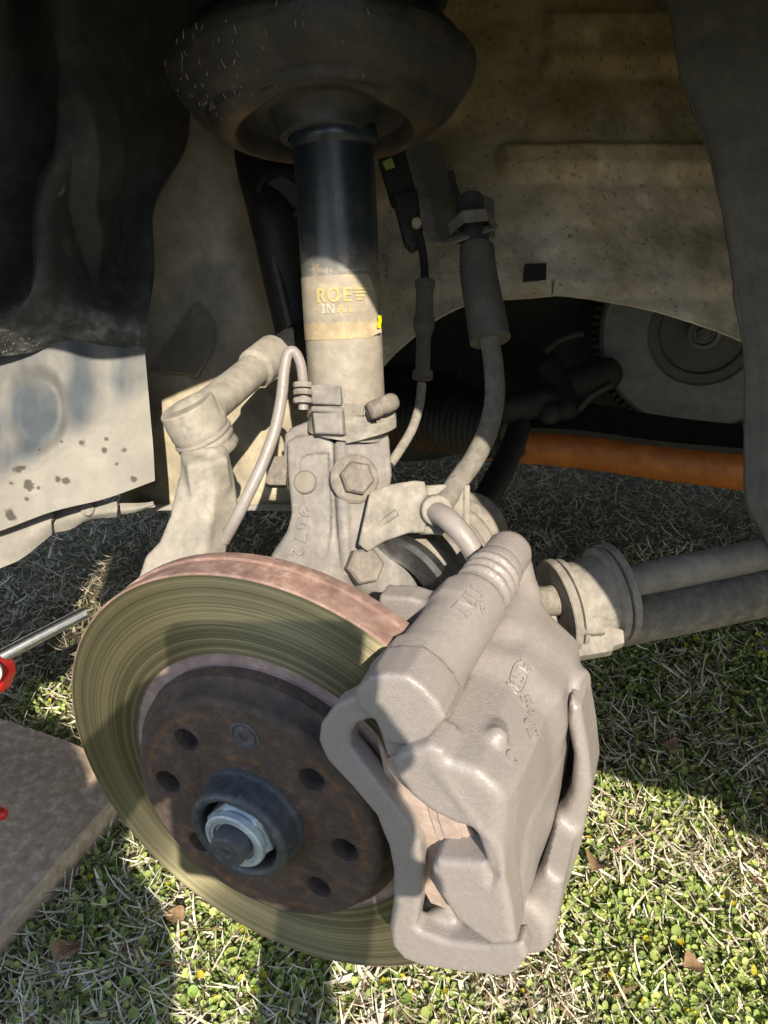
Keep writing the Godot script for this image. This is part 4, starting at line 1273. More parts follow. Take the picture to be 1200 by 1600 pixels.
# ---------------------------------------------------------------- strut
var s_top: Vector3
var s_bot: Vector3
func strut() -> void:
	s_top = P(521, 222, .455); s_bot = P(545, 672, .497)
	var ax := (s_bot - s_top).normalized()
	var ln := s_top.distance_to(s_bot)
	var front := (cz - ax * cz.dot(ax)).normalized()
	var right := front.cross(-ax).normalized() * -1.0
	if right.dot(cx) < 0: right = -right
	var o := thing("suspension_strut", "black painted suspension strut tube with dusty lower half and label", "strut", s_bot)
	# tube with dust that thickens downwards
	var R := .0236
	var prof := []
	for k in 61: prof.append(Vector2(R, ln * k / 60.0))
	var tb := lathe(s_top, ax, prof, 72, front)
	var dn := nz(35.0, 4, FastNoiseLite.TYPE_SIMPLEX_SMOOTH, 111)
	var mud := nz(120.0, 3, FastNoiseLite.TYPE_SIMPLEX_SMOOTH, 112)
	for i in tb.c.size():
		var p := tb.v[i]
		var along := (p - s_top).dot(ax) / ln
		var dust := clampf(smoothstep(0.30, 0.60, along + 0.06 * dn.get_noise_3dv(p)) * 0.95 + 0.10 * smoothstep(.1, .6, along) + 0.25 * maxf(0.0, mud.get_noise_3dv(p)) * along, 0.0, 1.0)
		tb.c[i] = Color(.05, .072, .10).lerp(Color(1, 1, 1), dust)
	var upper := MB.new()
	upper.v = tb.v.duplicate(); upper.uv = tb.uv.duplicate()
	for q in tb.c: upper.c.append(Color(q.r * 19.0, q.g * 13.0, q.b * 8.6))
	var cutrow := 26 * 73 * 6
	upper.ix = tb.ix.slice(0, cutrow)
	tb.ix = tb.ix.slice(cutrow)
	commit(upper, "painted_tube", M.strut_paint, o, 0.1)
	commit(tb, "dusty_tube", M.strut_dust, o, 0.15)
	commit(lathe(s_top - ax * .008, ax, [Vector2(R * .8, 0), Vector2(R * 1.07, .001), Vector2(R * 1.09, .006), Vector2(R * 1.07, .009), Vector2(R, .0115)], 60), "collar", M.strut_paint, o, 0.2)
	# spring seat
	var pn := (-ax * 0.97 + cy * 0.06 - cz * 0.10).normalized()
	var pc := P(505, 118, .447)
	var side := (cz - pn * cz.dot(pn)).normalized()
	var pprof := [Vector2(.062, .0025), Vector2(.085, .0025), Vector2(.0868, .0012), Vector2(.0869, -.0008), Vector2(.0856, -.0055), Vector2(.0812, -.0122), Vector2(.0758, -.0180), Vector2(.0705, -.0212), Vector2(.0668, -.0222), Vector2(.0645, -.0255), Vector2(.0595, -.0288), Vector2(.0545, -.0303), Vector2(.0525, -.0308), Vector2(.0508, -.0302), Vector2(.0490, -.0270), Vector2(.046, -.0200), Vector2(.040, -.0185), Vector2(.033, -.0205), Vector2(.0285, -.0270), Vector2(.0265, -.0340), Vector2(.022, -.0345)]
	var fine := []
	for i in pprof.size() - 1:
		for k in 4: fine.append((pprof[i] as Vector2).lerp(pprof[i + 1], k / 4.0))
	fine.append(pprof[-1])
	var pan := lathe(pc, pn, fine, 140, side)
	var tdir := pn.cross(side)
	for i in pan.v.size():
		var q := pan.v[i] - pc
		var f := q.dot(side); var t := q.dot(tdir); var rr := sqrt(f * f + t * t)
		var an := atan2(t, f)
		# pressed ribs, and a lip that hangs lower at either side of the tube
		var rib := 0.0016 * cos(an * 5.0) * smoothstep(.080, .074, rr) * smoothstep(.062, .068, rr)
		var lobes := -0.0030 * smoothstep(.074, .056, rr) * smoothstep(.030, .046, rr) * smoothstep(0.5, 1.5, absf(an))
		var archd := 0.006 * smoothstep(0.8, 0.2, absf(an)) * smoothstep(.064, .058, rr) * smoothstep(.040, .05, rr)
		pan.v[i] += pn * (rib + archd + lobes)
		var orange := clampf(smoothstep(.046, .052, rr) * smoothstep(.066, .056, rr) * (0.35 + 0.65 * smoothstep(0.5, 1.0, absf(an))) + 0.45 * dn.get_noise_3dv(pan.v[i] * 1.5), 0.0, 1.0)
		pan.c[i] = Color(1, 1, 1).lerp(Color(2.2, 1.6, 1.0), orange)
	commit(pan, "spring_seat", M.pan_rust, o, 0.35)
	var fl := MB.new()
	var fr := rnd(77)
	for k in 420:
		var i := fr.randi_range(8 * 141, 40 * 141)
		var q := pan.v[i]
		if (q - pc).dot(side) < 0.02 or (q - pc).dot(cx) > fr.randf_range(-.06, .05): continue
		var dirr := Vector3(fr.randf_range(-.5, .5), -1, fr.randf_range(-.3, .3)).normalized()
		var out2 := ((q - pc) - pn * (q - pc).dot(pn)).normalized() * .6 - pn * .8
		var c0 := q + out2.normalized() * .0004
		var w := cx * fr.randf_range(.0001, .00026)
		var l := dirr * fr.randf_range(.0004, .0017)
		var b0 := fl.add(c0 - w - l); fl.add(c0 + w - l); fl.add(c0 + w + l); fl.add(c0 - w + l)
		fl.quad(b0, b0 + 1, b0 + 2, b0 + 3)
	commit(fl, "straw_flecks", M.dust_beige, o, 0.0, "stuff")
	# label wrapped on the tube
	var yl := func(py: float) -> float: return (on_axis(py) - s_top).dot(ax)
	var y1: float = yl.call(432.0); var y2: float = yl.call(528.0)
	var wrap := func(ang: float, y: float, r: float) -> Vector3: return s_top + ax * y + (front * cos(ang) + right * sin(ang)) * r
	var lb := MB.new()
	for i in 25:
		for j in 41:
			var an := lerpf(-1.5, 1.08, j / 40.0)
			var y := lerpf(y1, y2, i / 24.0)
			var cut := smoothstep(0.72, 1.08, an) * 0.012
			y = clampf(y, y1 + cut * 0.9, y2 - cut * 0.25)
			var lift := 0.0004 + 0.0028 * smoothstep(0.8, 1.08, an) * smoothstep(0.5, 1.0, i / 24.0)
			lb.add(wrap.call(an, y, R + lift), Color(1, 1, 1).lerp(Color(1.2, 1.1, .9), float(i > 17)))
	for i in 24:
		for j in 40:
			var k := i * 41 + j
			lb.quad(k, k + 41, k + 42, k + 1)
	var lab := commit(lb, "paper_label", M.label_paper, o, 0.3)
	var put := func(text: String, size: float, an: float, py: float, nm: String, m: Material) -> void:
		var y0: float = yl.call(py)
		commit(letters(text, size, .0003, func(q: Vector3) -> Vector3: return wrap.call(an + q.x / R, y0 - q.y, R + .0009 + q.z)), nm, m, lab, 0.3)
	put.call("ROE", .0112, -.16, 462.0, "lettering", M.print_yellow)
	put.call("IN", .0072, -.30, 482.0, "lettering", M.print_white)
	put.call("A L", .0062, .12, 482.0, "lettering", M.print_yellow)
	for k in 4:
		var y0: float = yl.call(452.0 + k * 5.2)
		var bar := MB.new()
		for j in 9:
			var an := lerpf(.30 + k * .035, .74 - k * .06, j / 8.0)
			bar.add(wrap.call(an, y0, R + .0010)); bar.add(wrap.call(an, y0 + .0012, R + .0010))
		for j in 8: bar.quad(j * 2, j * 2 + 1, j * 2 + 3, j * 2 + 2)
		commit(bar, "printed_stripe", M.print_yellow, lab, 0.2)
	var ym := MB.new()
	for i in 7:
		for j in 4: ym.add(wrap.call(.93 + j * .045 - (0.04 if i > 3 else 0.0), yl.call(495.0 + i * 3.2), R + .0034))
	for i in 6:
		for j in 3: ym.quad(i * 4 + j, i * 4 + j + 4, i * 4 + j + 5, i * 4 + j + 1)
	commit(ym, "yellow_paint_mark", M.yellow_mark, o, 0.0)
	# coil spring, rubber seat and bump sleeve above the seat
	var sp := thing("coil_spring", "black coil spring resting on the spring seat at the top edge", "coil spring", pc + pn * .02)
	var hel := PackedVector3Array()
	for k in 200:
		var a := k / 199.0 * TAU * 2.2 + 2.6
		hel.append(pc + pn * (.016 + .03 * k / 199.0 * 2.2) + (side * cos(a) + tdir * sin(a)) * .066)
	commit(tube(hel, [.0075], 16), "coil", M.black_plastic, sp)
	commit(lathe(pc, pn, [Vector2(.04, .004), Vector2(.078, .004), Vector2(.080, .009), Vector2(.072, .014), Vector2(.05, .014)], 60), "rubber_seat", M.black_plastic, sp)
	var bell := []
	for k in 40: bell.append(Vector2(.030 + .004 * sin(k * 1.2), .004 + k * .003))
	commit(lathe(pc, pn, bell, 40), "dust_sleeve", M.black_plastic, sp)

func on_axis(py: float) -> Vector3:      # point of the strut axis at that height of the picture
	var t := 0.0
	for i in 30:
		var q := s_top.lerp(s_bot, t)
		var d := q - eye
		var y := 800.0 - FOCAL * d.dot(cy) / -d.dot(cz)
		t += (py - y) / 450.0 * 0.8
	return s_top.lerp(s_bot, t)

# ---------------------------------------------------------------- knuckle
func pz(list: Array, o: Vector3, n: Vector3) -> Array:
	var out := []
	for q in list: out.append(on_plane(q[0], q[1], o, n))
	return out

func knuckle() -> void:
	var ax := (s_bot - s_top).normalized()
	var front := (cz - ax * cz.dot(ax)).normalized()
	var right := cx
	# clamp sleeve and band at the foot of the strut
	var cl := thing("strut_clamp", "dusty hose clamp and folded sheet bracket around the strut foot", "clamp", on_axis(640))
	var R := .0236
	var cen := on_axis(652.0)
	var tilt := (ax + right * -.16).normalized()
	commit(lathe(on_axis(640), tilt, crisp([Vector2(R + .0004, -.0065), Vector2(R + .0016, -.0065), Vector2(R + .0016, .0065), Vector2(R + .0004, .0065)]), 70), "clamp_band", M.dust_beige, cl)
	commit(lathe(on_axis(664), tilt, crisp([Vector2(R + .0002, -.0065), Vector2(R + .0022, -.0065), Vector2(R + .0022, .006), Vector2(R + .0002, .006)]), 70), "clamp_band", M.dust_beige, cl)
	# screw housing
	commit(solid([Slab.new([P(546, 634, .4720), P(584, 629, .4690), P(588, 648, .4690), P(545, 653, .4720)], cz, .006, .0009, .001)], .0009), "worm_housing", M.bolt_dust, cl)
	for k in 5: commit(box(P(550 + k * 5, 642.5 - k * .5, .4705 - k * .0004), cx * .0005, cy * .0032 + cx * .0006, cz * .0009), "thread_ridge", M.dust_beige, cl)
	var sa := P(577, 643, .4640); var sd := (P(617, 626, .4715) - sa).normalized()
	commit(lathe(sa, sd, [Vector2(.0001, -.0006), Vector2(.0040, -.0004), Vector2(.0052, .0006), Vector2(.0055, .002), Vector2(.0055, .0065), Vector2(.0055, .0065), Vector2(.0048, .0072), Vector2(.0052, .0085), Vector2(.0056, .011), Vector2(.0055, .0165), Vector2(.0044, .019), Vector2(.0001, .0198)], 36), "clamp_screw", M.bolt_dust, cl)
	commit(box(sa - sd * .0006, sd.cross(cy).normalized() * .0005, (cy - sd * cy.dot(sd)).normalized() * .0040, -sd * .0002), "screw_slot", M.engine_dark, cl)
	var be := spline([P(540, 684, .4735), P(565, 678, .4700), P(590, 671, .4700), P(610, 664, .4735), P(619, 657, .478), P(614, 651, .481), P(600, 652, .478), P(588, 658, .473)], 8)
	var bm := MB.new()
	for i in be.size():
		for q in [[-1, 0], [1, 0], [1, 1], [-1, 1]]: bm.add(be[i] + (-ax) * (.0036 * q[0]) + cz * (.0012 * q[1]))
	for i in be.size() - 1:
		for j in 4: bm.quad(i * 4 + j, i * 4 + (j + 1) % 4, i * 4 + 4 + (j + 1) % 4, i * 4 + 4 + j)
	bm.flat()
	commit(bm, "band_end", M.dust_beige, cl)
	# folded tabs
	var nt := (cz + cx * -.35).normalized()
	commit(solid([Slab.new(pz([[484, 601], [508, 600], [531, 603], [532, 633], [487, 631]], P(508, 615, .4680), nt), nt, .006, .0009, .001)], .0009), "folded_tab", M.knuckle_iron, cl)
	commit(solid([Slab.new(pz([[487, 640], [492, 636], [534, 639], [535, 679], [491, 677]], P(510, 660, .4685), nt), nt, .007, .0012, .001), Cap.new(P(490, 639, .4695), P(533, 641, .4665), .0018, .0018, .001)], .0009), "folded_tab", M.knuckle_iron, cl)
	# casting
	var kn := thing("steering_knuckle", "dusty cast steering knuckle below the strut with cast number 9472", "steering knuckle", P(530, 800, .5))
	var n1 := (cz - cx * .22 + cy * .05).normalized()
	var o1 := P(480, 760, .482)
	var p := []
	p.append(Slab.new(pz([[447, 690], [462, 680], [510, 678], [519, 690], [522, 790], [529, 905], [470, 905], [428, 870], [440, 852], [450, 830], [454, 800], [448, 740]], o1, n1), n1, .034, .0022, .002))
	p.append(Slab.new(pz([[443, 678], [452, 668], [484, 655], [486, 720], [448, 770], [440, 720]], o1 - n1 * .008, n1), n1, .02, .003, .003))
	p.append(Slab.new(pz([[464, 714], [476, 708], [508, 706], [512, 800], [514, 905], [482, 905], [474, 850], [474, 800], [462, 760]], o1 + n1 * .006, n1), n1, .0086, .0006, .0015, true))
	p.append(Cap.new(P(490, 890, .505), D(0, .04, -.05), .024, .05, .02))
	commit(solid(p, .0018), "knuckle_casting", M.knuckle_iron, kn, 0.25)
	var n2 := (cz + cx * .30 + cy * .05).normalized()
	var o2 := P(560, 780, .478)
	var q2 := []
	q2.append(Slab.new(pz([[524, 694], [534, 682], [560, 672], [608, 668], [614, 742], [602, 820], [602, 862], [572, 908], [534, 900], [528, 790]], o2, n2), n2, .026, .0022, .002))
	q2.append(Cap.new(P(566, 878, .492), P(618, 862, .50), .0165, .012, .004))
	q2.append(Cap.new(P(600, 905, .49), P(640, 900, .50), .018, .014, .006))
	q2.append(Slab.new(pz([[530, 700], [536, 690], [540, 690], [546, 800], [548, 890], [540, 890], [534, 800]], o2 + n2 * .0016, n2), n2, .006, .001, .002))
	commit(solid(q2, .0018), "clevis_plate", M.knuckle_iron, kn, 0.25)
	commit(lathe(hit(p, 478, 754)[0], n1, [Vector2(.0076, -.004), Vector2(.0072, .0025), Vector2(.0060, .0036), Vector2(.0001, .0040)], 28), "locating_peg", M.spigot_steel if false else M.grey_wing, kn)
	for k in 4: commit(emboss(p, "9472"[k], 477 - k * 4.0, 800 + k * 20.5, 473 - k * 4.0, 840 + k * 20.5, .0112, .0015), "cast_number", M.knuckle_iron, kn, 0.2)
	# bolts
	commit(hexhead(on_plane(554, 748, o2 + n2 * .001, n2), n2, .0105, .0095, .2, .0152), "clevis_bolt", M.bolt_dust, kn)
	commit(hexhead(on_plane(567, 884, o2 + n2 * .0045, n2), n2, .0115, .009, .5), "clevis_bolt", M.bolt_dust, kn)
	commit(hexhead(P(446, 738, .495), (-cx + cz * .15).normalized(), .0105, .012, .1, .0), "clevis_nut", M.bolt_dust, kn)
	# steering arm
	var ar := []
	var nf := (cz + cy * .22 - cx * .28).normalized()
	var of := P(310, 780, .458)
	ar.append(Slab.new(pz([[288, 716], [300, 704], [330, 698], [338, 730], [334, 790], [322, 850], [318, 905], [212, 905], [224, 868], [246, 845], [262, 806], [274, 752]], of, nf), nf, .02, .004, .003))
	var ns := (cz * .55 + cx * .85).normalized()
	ar.append(Slab.new(pz([[332, 700], [354, 696], [368, 740], [376, 792], [362, 840], [346, 900], [318, 905], [322, 850], [334, 790], [338, 730]], P(336, 760, .4605), ns), ns, .02, .003, .003))
	ar.append(Slab.new(pz([[280, 705], [300, 688], [332, 686], [352, 690], [356, 712], [330, 722], [292, 726]], P(315, 705, .466), (cy + cz * .5).normalized()), (cy + cz * .5).normalized(), .022, .004, .004))
	ar.append(Cap.new(P(285, 895, .478), P(330, 960, .51), .016, .03, .01))
	ar.append(Cap.new(P(330, 960, .51), D(-.02, .06, -.05), .03, .04, .012))
	commit(solid(ar, .0020), "steering_arm", M.arm_iron, kn, 0.25)
	# hose bracket plate
	var hb := thing("hose_bracket", "flat dusty bracket arm that carries the brake hose right of knuckle", "bracket", P(660, 790, .47))
	var n3 := (cz + cx * .12 + cy * .15).normalized()
	var o3 := P(640, 790, .466)
	commit(solid([Slab.new(pz([[578, 768], [610, 756], [650, 750], [664, 752], [668, 770], [664, 832], [640, 832], [600, 846], [575, 862], [560, 850]], o3, n3), n3, .0035, .0012, .001),
		Slab.new(pz([[655, 758], [698, 756], [702, 770], [694, 834], [656, 834]], o3 - n3 * .003, n3), n3, .006, .0015, .002),
		Slab.new(pz([[698, 752], [724, 756], [724, 826], [697, 806]], o3 - n3 * .006, n3), n3, .008, .001, .001),
		Slab.new(pz([[725, 758], [735, 757], [736, 822], [725, 826]], o3 - n3 * .004, n3), n3, .012, .001, .0005),
		Cyl.new(P(680, 796, .470), P(683, 798, .4595), .0092, .0015, .003)], .0012), "bracket_plate", M.dust_beige, hb, 0.2)
	commit(tube(spline([P(586, 826, .4645), P(620, 800, .4625)], 8), [.0022], 10), "pressed_rib", M.dust_beige, hb)
	# driveshaft joint behind the knuckle
	var dj := thing("driveshaft_boot", "dust covered driveshaft joint and boot between knuckle and caliper", "driveshaft", P(640, 900, .53))
	var da := (-axn + Vector3(.15, 0, 0)).normalized()
	var pr := []
	for k in 30: pr.append(Vector2(.042 - .014 * k / 29.0 + .0025 * sin(k * 1.6), .004 * k))
	commit(lathe(P(620, 940, .50), da, pr, 48), "rubber_boot", M.dust_beige, dj)
	commit(lathe(P(612, 934, .4955), da, crisp([Vector2(.030, -.004), Vector2(.043, -.004), Vector2(.0445, .0), Vector2(.0445, .006), Vector2(.042, .008)]), 60), "steel_ring", M.chrome, dj)
	single(tube(spline([P(745, 800, .57), P(710, 830, .565), P(640, 920, .56)], 8), [.011, .013, .013], 18), "dusty_link", M.dust_beige, "dusty link bar with jagged shadow under the hose bracket", "link rod", 0.3)

func tie_rod() -> void:
	var o := thing("tie_rod", "dust covered tie rod end with ball joint on the steering arm", "tie rod", P(295, 660, .47))
	var axb := (cy * .80 + cz * .47 - cx * .37).normalized()
	var c := P(290, 632, .468) - axb * .0135
	commit(lathe(c, -axb, [Vector2(.0001, -.0133), Vector2(.0160, -.0133), Vector2(.0160, -.0133), Vector2(.0170, -.0124), Vector2(.0170, -.0124), Vector2(.0172, -.0105), Vector2(.0172, -.0105), Vector2(.0178, -.004), Vector2(.0180, .003), Vector2(.0172, .0065), Vector2(.0165, .007)], 64), "ball_housing", M.arm_iron, o, 0.2)
	commit(lathe(c, -axb, [Vector2(.0165, .0065), Vector2(.0182, .007), Vector2(.0186, .0085), Vector2(.0172, .010), Vector2(.0172, .010), Vector2(.0182, .0112), Vector2(.0178, .0135), Vector2(.0165, .0145), Vector2(.0175, .017), Vector2(.0182, .0195), Vector2(.0165, .022), Vector2(.011, .0235)], 64), "rubber_boot", M.dust_beige, o, 0.2)
	var pr := []
	var e0 := P(322, 640, .478); var e1 := P(402, 574, .525)
	pr.append(Cap.new(e0, e1, .0112, .0108, .006))
	pr.append(Cyl.new(P(398, 577, .5225), P(430, 551, .542), .0134, .0012, .0015))
	pr.append(Ell.new(Transform3D(pitch_basis(), P(308, 652, .474)), Vector3(.017, .012, .012), .006))
	commit(solid(pr, .0016), "rod_end", M.arm_iron, o, 0.2)
	commit(tube(spline([P(425, 555, .541), P(475, 518, .575), P(560, 455, .63)], 6), [.0095], 20), "rod", M.black_plastic, o)

func hoses() -> void:
	# thick brake hose
	var h := thing("brake_hose", "thick rubber brake hose from the wing bracket to the caliper", "hose", P(740, 600, .5))
	commit(tube(spline([P(745, 388, .555), P(748, 430, .55), P(757, 480, .545), P(766, 532, .54)], 8), [.0122, .0130, .0136, .0142], 28), "rubber_sleeve", M.grey_liner, h, 0.2)
	commit(tube(spline([P(764, 525, .54), P(771, 570, .535), P(773, 620, .525), P(764, 668, .512), P(742, 715, .497), P(716, 752, .485), P(690, 790, .472), P(684, 799, .466)], 12), [.0067], 22), "hose", M.dust_rubber, h, 0.25)
	commit(tube(spline([P(682, 800, .461), P(698, 810, .452), P(718, 830, .447), P(738, 858, .446), P(748, 884, .449)], 10), [.0062, .0064, .0063, .0058], 22), "lower_hose", M.dust_iron, h, 0.2)
	commit(lathe(P(736, 335, .563), (P(742, 385, .555) - P(731, 315, .565)).normalized(), crisp([Vector2(.0001, -.012), Vector2(.0105, -.012), Vector2(.0105, .0), Vector2(.0125, .004), Vector2(.0125, .008), Vector2(.0085, .010), Vector2(.0085, .02), Vector2(.0001, .022)]), 24), "hose_fitting", M.stub_steel, h)
	commit(hexhead(P(741, 372, .558), (P(742, 385, .555) - P(731, 315, .565)).normalized(), .0105, .008), "fitting_nut", M.stub_steel, h)
	commit(tube(spline([P(704, 270, .585), P(712, 300, .575), P(724, 325, .566)], 8), [.0026], 10), "brake_pipe", M.stub_steel, h)
	# its bracket on the wing: a bent strip
	var wb := thing("hose_mount", "bent steel mount strip holding the brake hose fitting on wing", "bracket", P(720, 360, .56))
	commit(tube(spline([P(662, 312, .585), P(668, 340, .575), P(676, 366, .562), P(690, 378, .556), P(730, 368, .553), P(775, 352, .556)], 8), [.0052], 12, true, .3), "bent_strip", M.dust_beige, wb)
	commit(hexhead(P(739, 364, .552), (P(731, 315, .558) - P(742, 385, .552)).normalized(), .0165, .011, .4), "lock_nut", M.dust_beige, wb)
	commit(plate([P(745, 300, .60), P(772, 312, .60), P(776, 362, .59), P(735, 362, .59)], cz, .004), "mount_plate", M.grey_liner, wb)
	# upright behind
	commit(plate([P(632, 222, .64), P(692, 208, .63), P(735, 330, .61), P(700, 350, .61), P(665, 330, .615)], (cz + cx * .1).normalized(), .01), "upright_plate", M.grey_liner, wb)
	# speed sensor lead with plug
	var s := thing("sensor_lead", "black sensor plug and lead hanging between strut and brake hose", "cable", P(655, 450, .57))
	commit(solid([Slab.new([P(590, 240, .585), P(630, 226, .585), P(652, 290, .575), P(640, 306, .573), P(612, 306, .573)], cz, .014, .002), Slab.new([P(612, 300, .575), P(652, 292, .575), P(664, 372, .565), P(644, 384, .565), P(632, 370, .565)], cz, .012, .003)], .002), "plug", M.black_plastic, s)
	commit(plate([P(598, 252, .5775), P(612, 245, .5775), P(617, 258, .5775), P(603, 263, .5775)], cz, .004, .0004), "green_lock_tab", M.green_tag, s, 0.0)
	commit(lathe(P(651, 348, .557), cz, crisp([Vector2(.0035, -.003), Vector2(.0035, .001), Vector2(.0001, .0015)]), 20), "plug_button", M.inner_wing, s)
	commit(tube(spline([P(656, 370, .566), P(662, 405, .565), P(664, 442, .562)], 8), [.0030], 12), "upper_lead", M.black_plastic, s)
	commit(lathe(P(664, 440, .562), (P(660, 600, .553) - P(664, 440, .562)).normalized(), crisp([Vector2(.0001, 0), Vector2(.0072, 0), Vector2(.0072, .004), Vector2(.0062, .0045), Vector2(.0062, .026), Vector2(.0076, .0265), Vector2(.0076, .034), Vector2(.0062, .038), Vector2(.0052, .042), Vector2(.0052, .066), Vector2(.0072, .0665), Vector2(.0072, .0715), Vector2(.0001, .072)]), 24), "rubber_sleeve", M.grey_liner, s)
	commit(tube(spline([P(659, 600, .553), P(655, 635, .548), P(644, 670, .54), P(628, 698, .535), P(610, 725, .53)], 10), [.0033], 14), "lower_lead", M.dust_beige, s)
	# thin looped lead on the left
	var t := thing("looped_lead", "thin dusty looped cable between tie rod end and strut", "cable", P(440, 650, .47))
	commit(tube(spline([P(474, 640, .475), P(474, 605, .473), P(470, 570, .470), P(460, 550, .468), P(450, 553, .467), P(444, 580, .466), P(440, 620, .465), P(430, 670, .463), P(412, 720, .461), P(390, 768, .460), P(368, 812, .462), P(350, 845, .468)], 10), [.0031, .0031, .0034, .0036, .0036], 14), "lead", M.dust_iron, t, 0.15)
	for y in [602, 613, 626]: commit(lathe(P(473, y, .4725), cy, crisp([Vector2(.0001, -.0016), Vector2(.0056, -.0016), Vector2(.006, .0), Vector2(.0056, .0016), Vector2(.0001, .0016)]), 20), "clip_ring", M.dust_beige, t)

func control_arm() -> void:
	var o := thing("control_arm", "dusty twin tube suspension arm with bush reaching to the right edge", "suspension arm", P(960, 950, .47))
	commit(tube(spline([P(940, 918, .475), P(1080, 890, .49), P(1260, 852, .51)], 8), [.0104], 26), "upper_tube", M.arm_iron, o)
	commit(tube(spline([P(955, 974, .475), P(1080, 950, .49), P(1260, 912, .51)], 8), [.0152], 26), "lower_tube", M.dust_rubber, o)
	var n := (cz + cx * -.25 + cy * .3).normalized()
	var p := []
	# bush shell: curved outer plate, barrel, curved inner flange, foot
	var bo := P(916, 936, .470)
	var bx := (cx * .95 + cy * .22 - cz * .16).normalized()
	p.append(Slab.new(pz([[893, 990], [905, 978], [950, 976], [974, 984], [976, 1004], [958, 1010], [957, 1017], [898, 1027]], P(920, 1005, .452), n), n, .026, .0008, .0012))
	p.append(Slab.new(pz([[884, 960], [938, 962], [946, 990], [896, 992]], P(915, 975, .4455), n), n, .012, .0008, .001))
	commit(solid(p, .0014), "bush_foot", M.dust_beige, o, 0.15)
	commit(lathe(bo, bx, crisp([Vector2(.008, -.0205), Vector2(.0280, -.0205), Vector2(.0287, -.0198), Vector2(.0287, -.0160), Vector2(.0250, -.0155), Vector2(.0250, -.0142), Vector2(.0274, -.0138), Vector2(.0274, -.0108), Vector2(.0243, -.0100), Vector2(.0240, .0), Vector2(.0250, .0095), Vector2(.0288, .0105), Vector2(.0291, .0140), Vector2(.0262, .0146), Vector2(.0262, .0156), Vector2(.0298, .0160), Vector2(.0301, .0198), Vector2(.0286, .0208), Vector2(.008, .0210)]), 72), "bush_shell", M.dust_beige, o, 0.15)
	commit(lathe(P(866, 938, .462), -cx + cz * .2, crisp([Vector2(.009, -.006), Vector2(.009, .003), Vector2(.0085, .0045), Vector2(.0085, .0125), Vector2(.0075, .0135), Vector2(.0001, .0135)]), 32), "bush_bolt", M.bolt_dust, o)
	commit(lathe(P(864, 936, .4655), -cx + cz * .2, crisp([Vector2(.0098, -.004), Vector2(.0098, .0005), Vector2(.008, .001)]), 32), "steel_washer", M.chrome, o)
	commit(solid([Cap.new(P(860, 965, .47), P(905, 1005, .475), .006, .008)], .002), "lower_web", M.dust_beige, o)

# ---------------------------------------------------------------- things on the lawn
func yard_things() -> void:
	var top := []
	for q in slab_poly: top.append(Vector3(q.x, .04, q.y))
	# granite slab, its edges a little broken
	var rough := []
	var r := rnd(5)
	for i in 4:
		var a: Vector3 = top[i]; var b: Vector3 = top[(i + 1) % 4]
		for k in 24:
			var p := a.lerp(b, k / 24.0)
			rough.append(p + Vector3(r.randf_range(-1, 1), 0, r.randf_range(-1, 1)) * (.0012 if k > 0 else 0.0))
	single(plate(rough, Vector3.UP, .038, .003), "stone_slab", M.granite, "speckled brown granite slab on the grass at left", "stone slab", 0.3)
	# jack handle: steel bar with red collar
	var j := thing("jack_handle", "shiny steel jack rod with red painted head at left edge", "car jack", P(0, 1040, .80))
	commit(tube(PackedVector3Array([P(-20, 1038, .80), P(60, 995, .83), P(133, 957, .86)]), [.0074, .0070, .0068], 28), "steel_rod", M.chrome, j, 0.0)
	commit(solid([Slab.new([P(-70, 1020, .79), P(-8, 1028, .79), P(4, 1042, .79), P(6, 1058, .79), P(-4, 1086, .79), P(-70, 1090, .79)], cz, .03, .004)], .004), "red_head", M.red_paint, j, 0.0)
	commit(lathe(P(-19, 1052, .778), cz + cx * .4, crisp([Vector2(.013, -.008), Vector2(.013, .004), Vector2(.011, .006), Vector2(.0001, .006)]), 30), "white_cap", M.white_plastic, j, 0.0)
	single(solid([Cap.new(P(-45, 1255, .665), P(3, 1272, .66), .009, .005)], .0015), "red_tool", M.red_paint, "tip of a red tool lying on the granite slab", "tool", 0.0)
	# fallen leaves and twigs
	var lv := rnd(8)
	var spots := [[105, 1487, .017, "crumpled brown dead leaf on the grass left of the disc"], [272, 1432, .012, "small brown dead leaf standing in grass below the disc"], [1042, 1165, .016, "brown dead leaf lying in the shaded grass right of caliper"], [935, 1352, .020, "pale brown dead leaf in sunlit grass beside the caliper"], [1085, 1510, .014, "brown curled dead leaf near the lower right corner"]]
	for q in spots:
		var c := G(q[0], q[1], .022)
		var mb := MB.new()
		var yaw := Basis(Vector3.UP, lv.randf() * TAU) * Basis(Vector3.RIGHT, lv.randf_range(-.5, .5))
		for i in 9:
			for k in 5:
				var t := i / 8.0; var s := (k - 2) / 2.0
				var w := sin(pow(t, .8) * PI) * .45 + .02
				mb.add(c + yaw * Vector3(s * w, absf(s) * w * .5 + .12 * sin(t * 5.0 + lv.randf() * .5), t - .5) * float(q[2]) * 1.6)
		for i in 8:
			for k in 4: mb.quad(i * 5 + k, i * 5 + k + 5, i * 5 + k + 6, i * 5 + k + 1)
		single(mb, "dead_leaf", M.dead_leaf, q[3], "leaf", 0.3, "dead leaves fallen on the lawn")
	single(tube(spline([G(955, 1332, .02), G(985, 1316, .025), G(1005, 1303, .026), G(1030, 1297, .022)], 6), [.0014, .0012, .0008], 8), "dry_twig", M.rust_rim, "thin reddish twig lying across sunlit grass right of the caliper", "twig", 0.2)

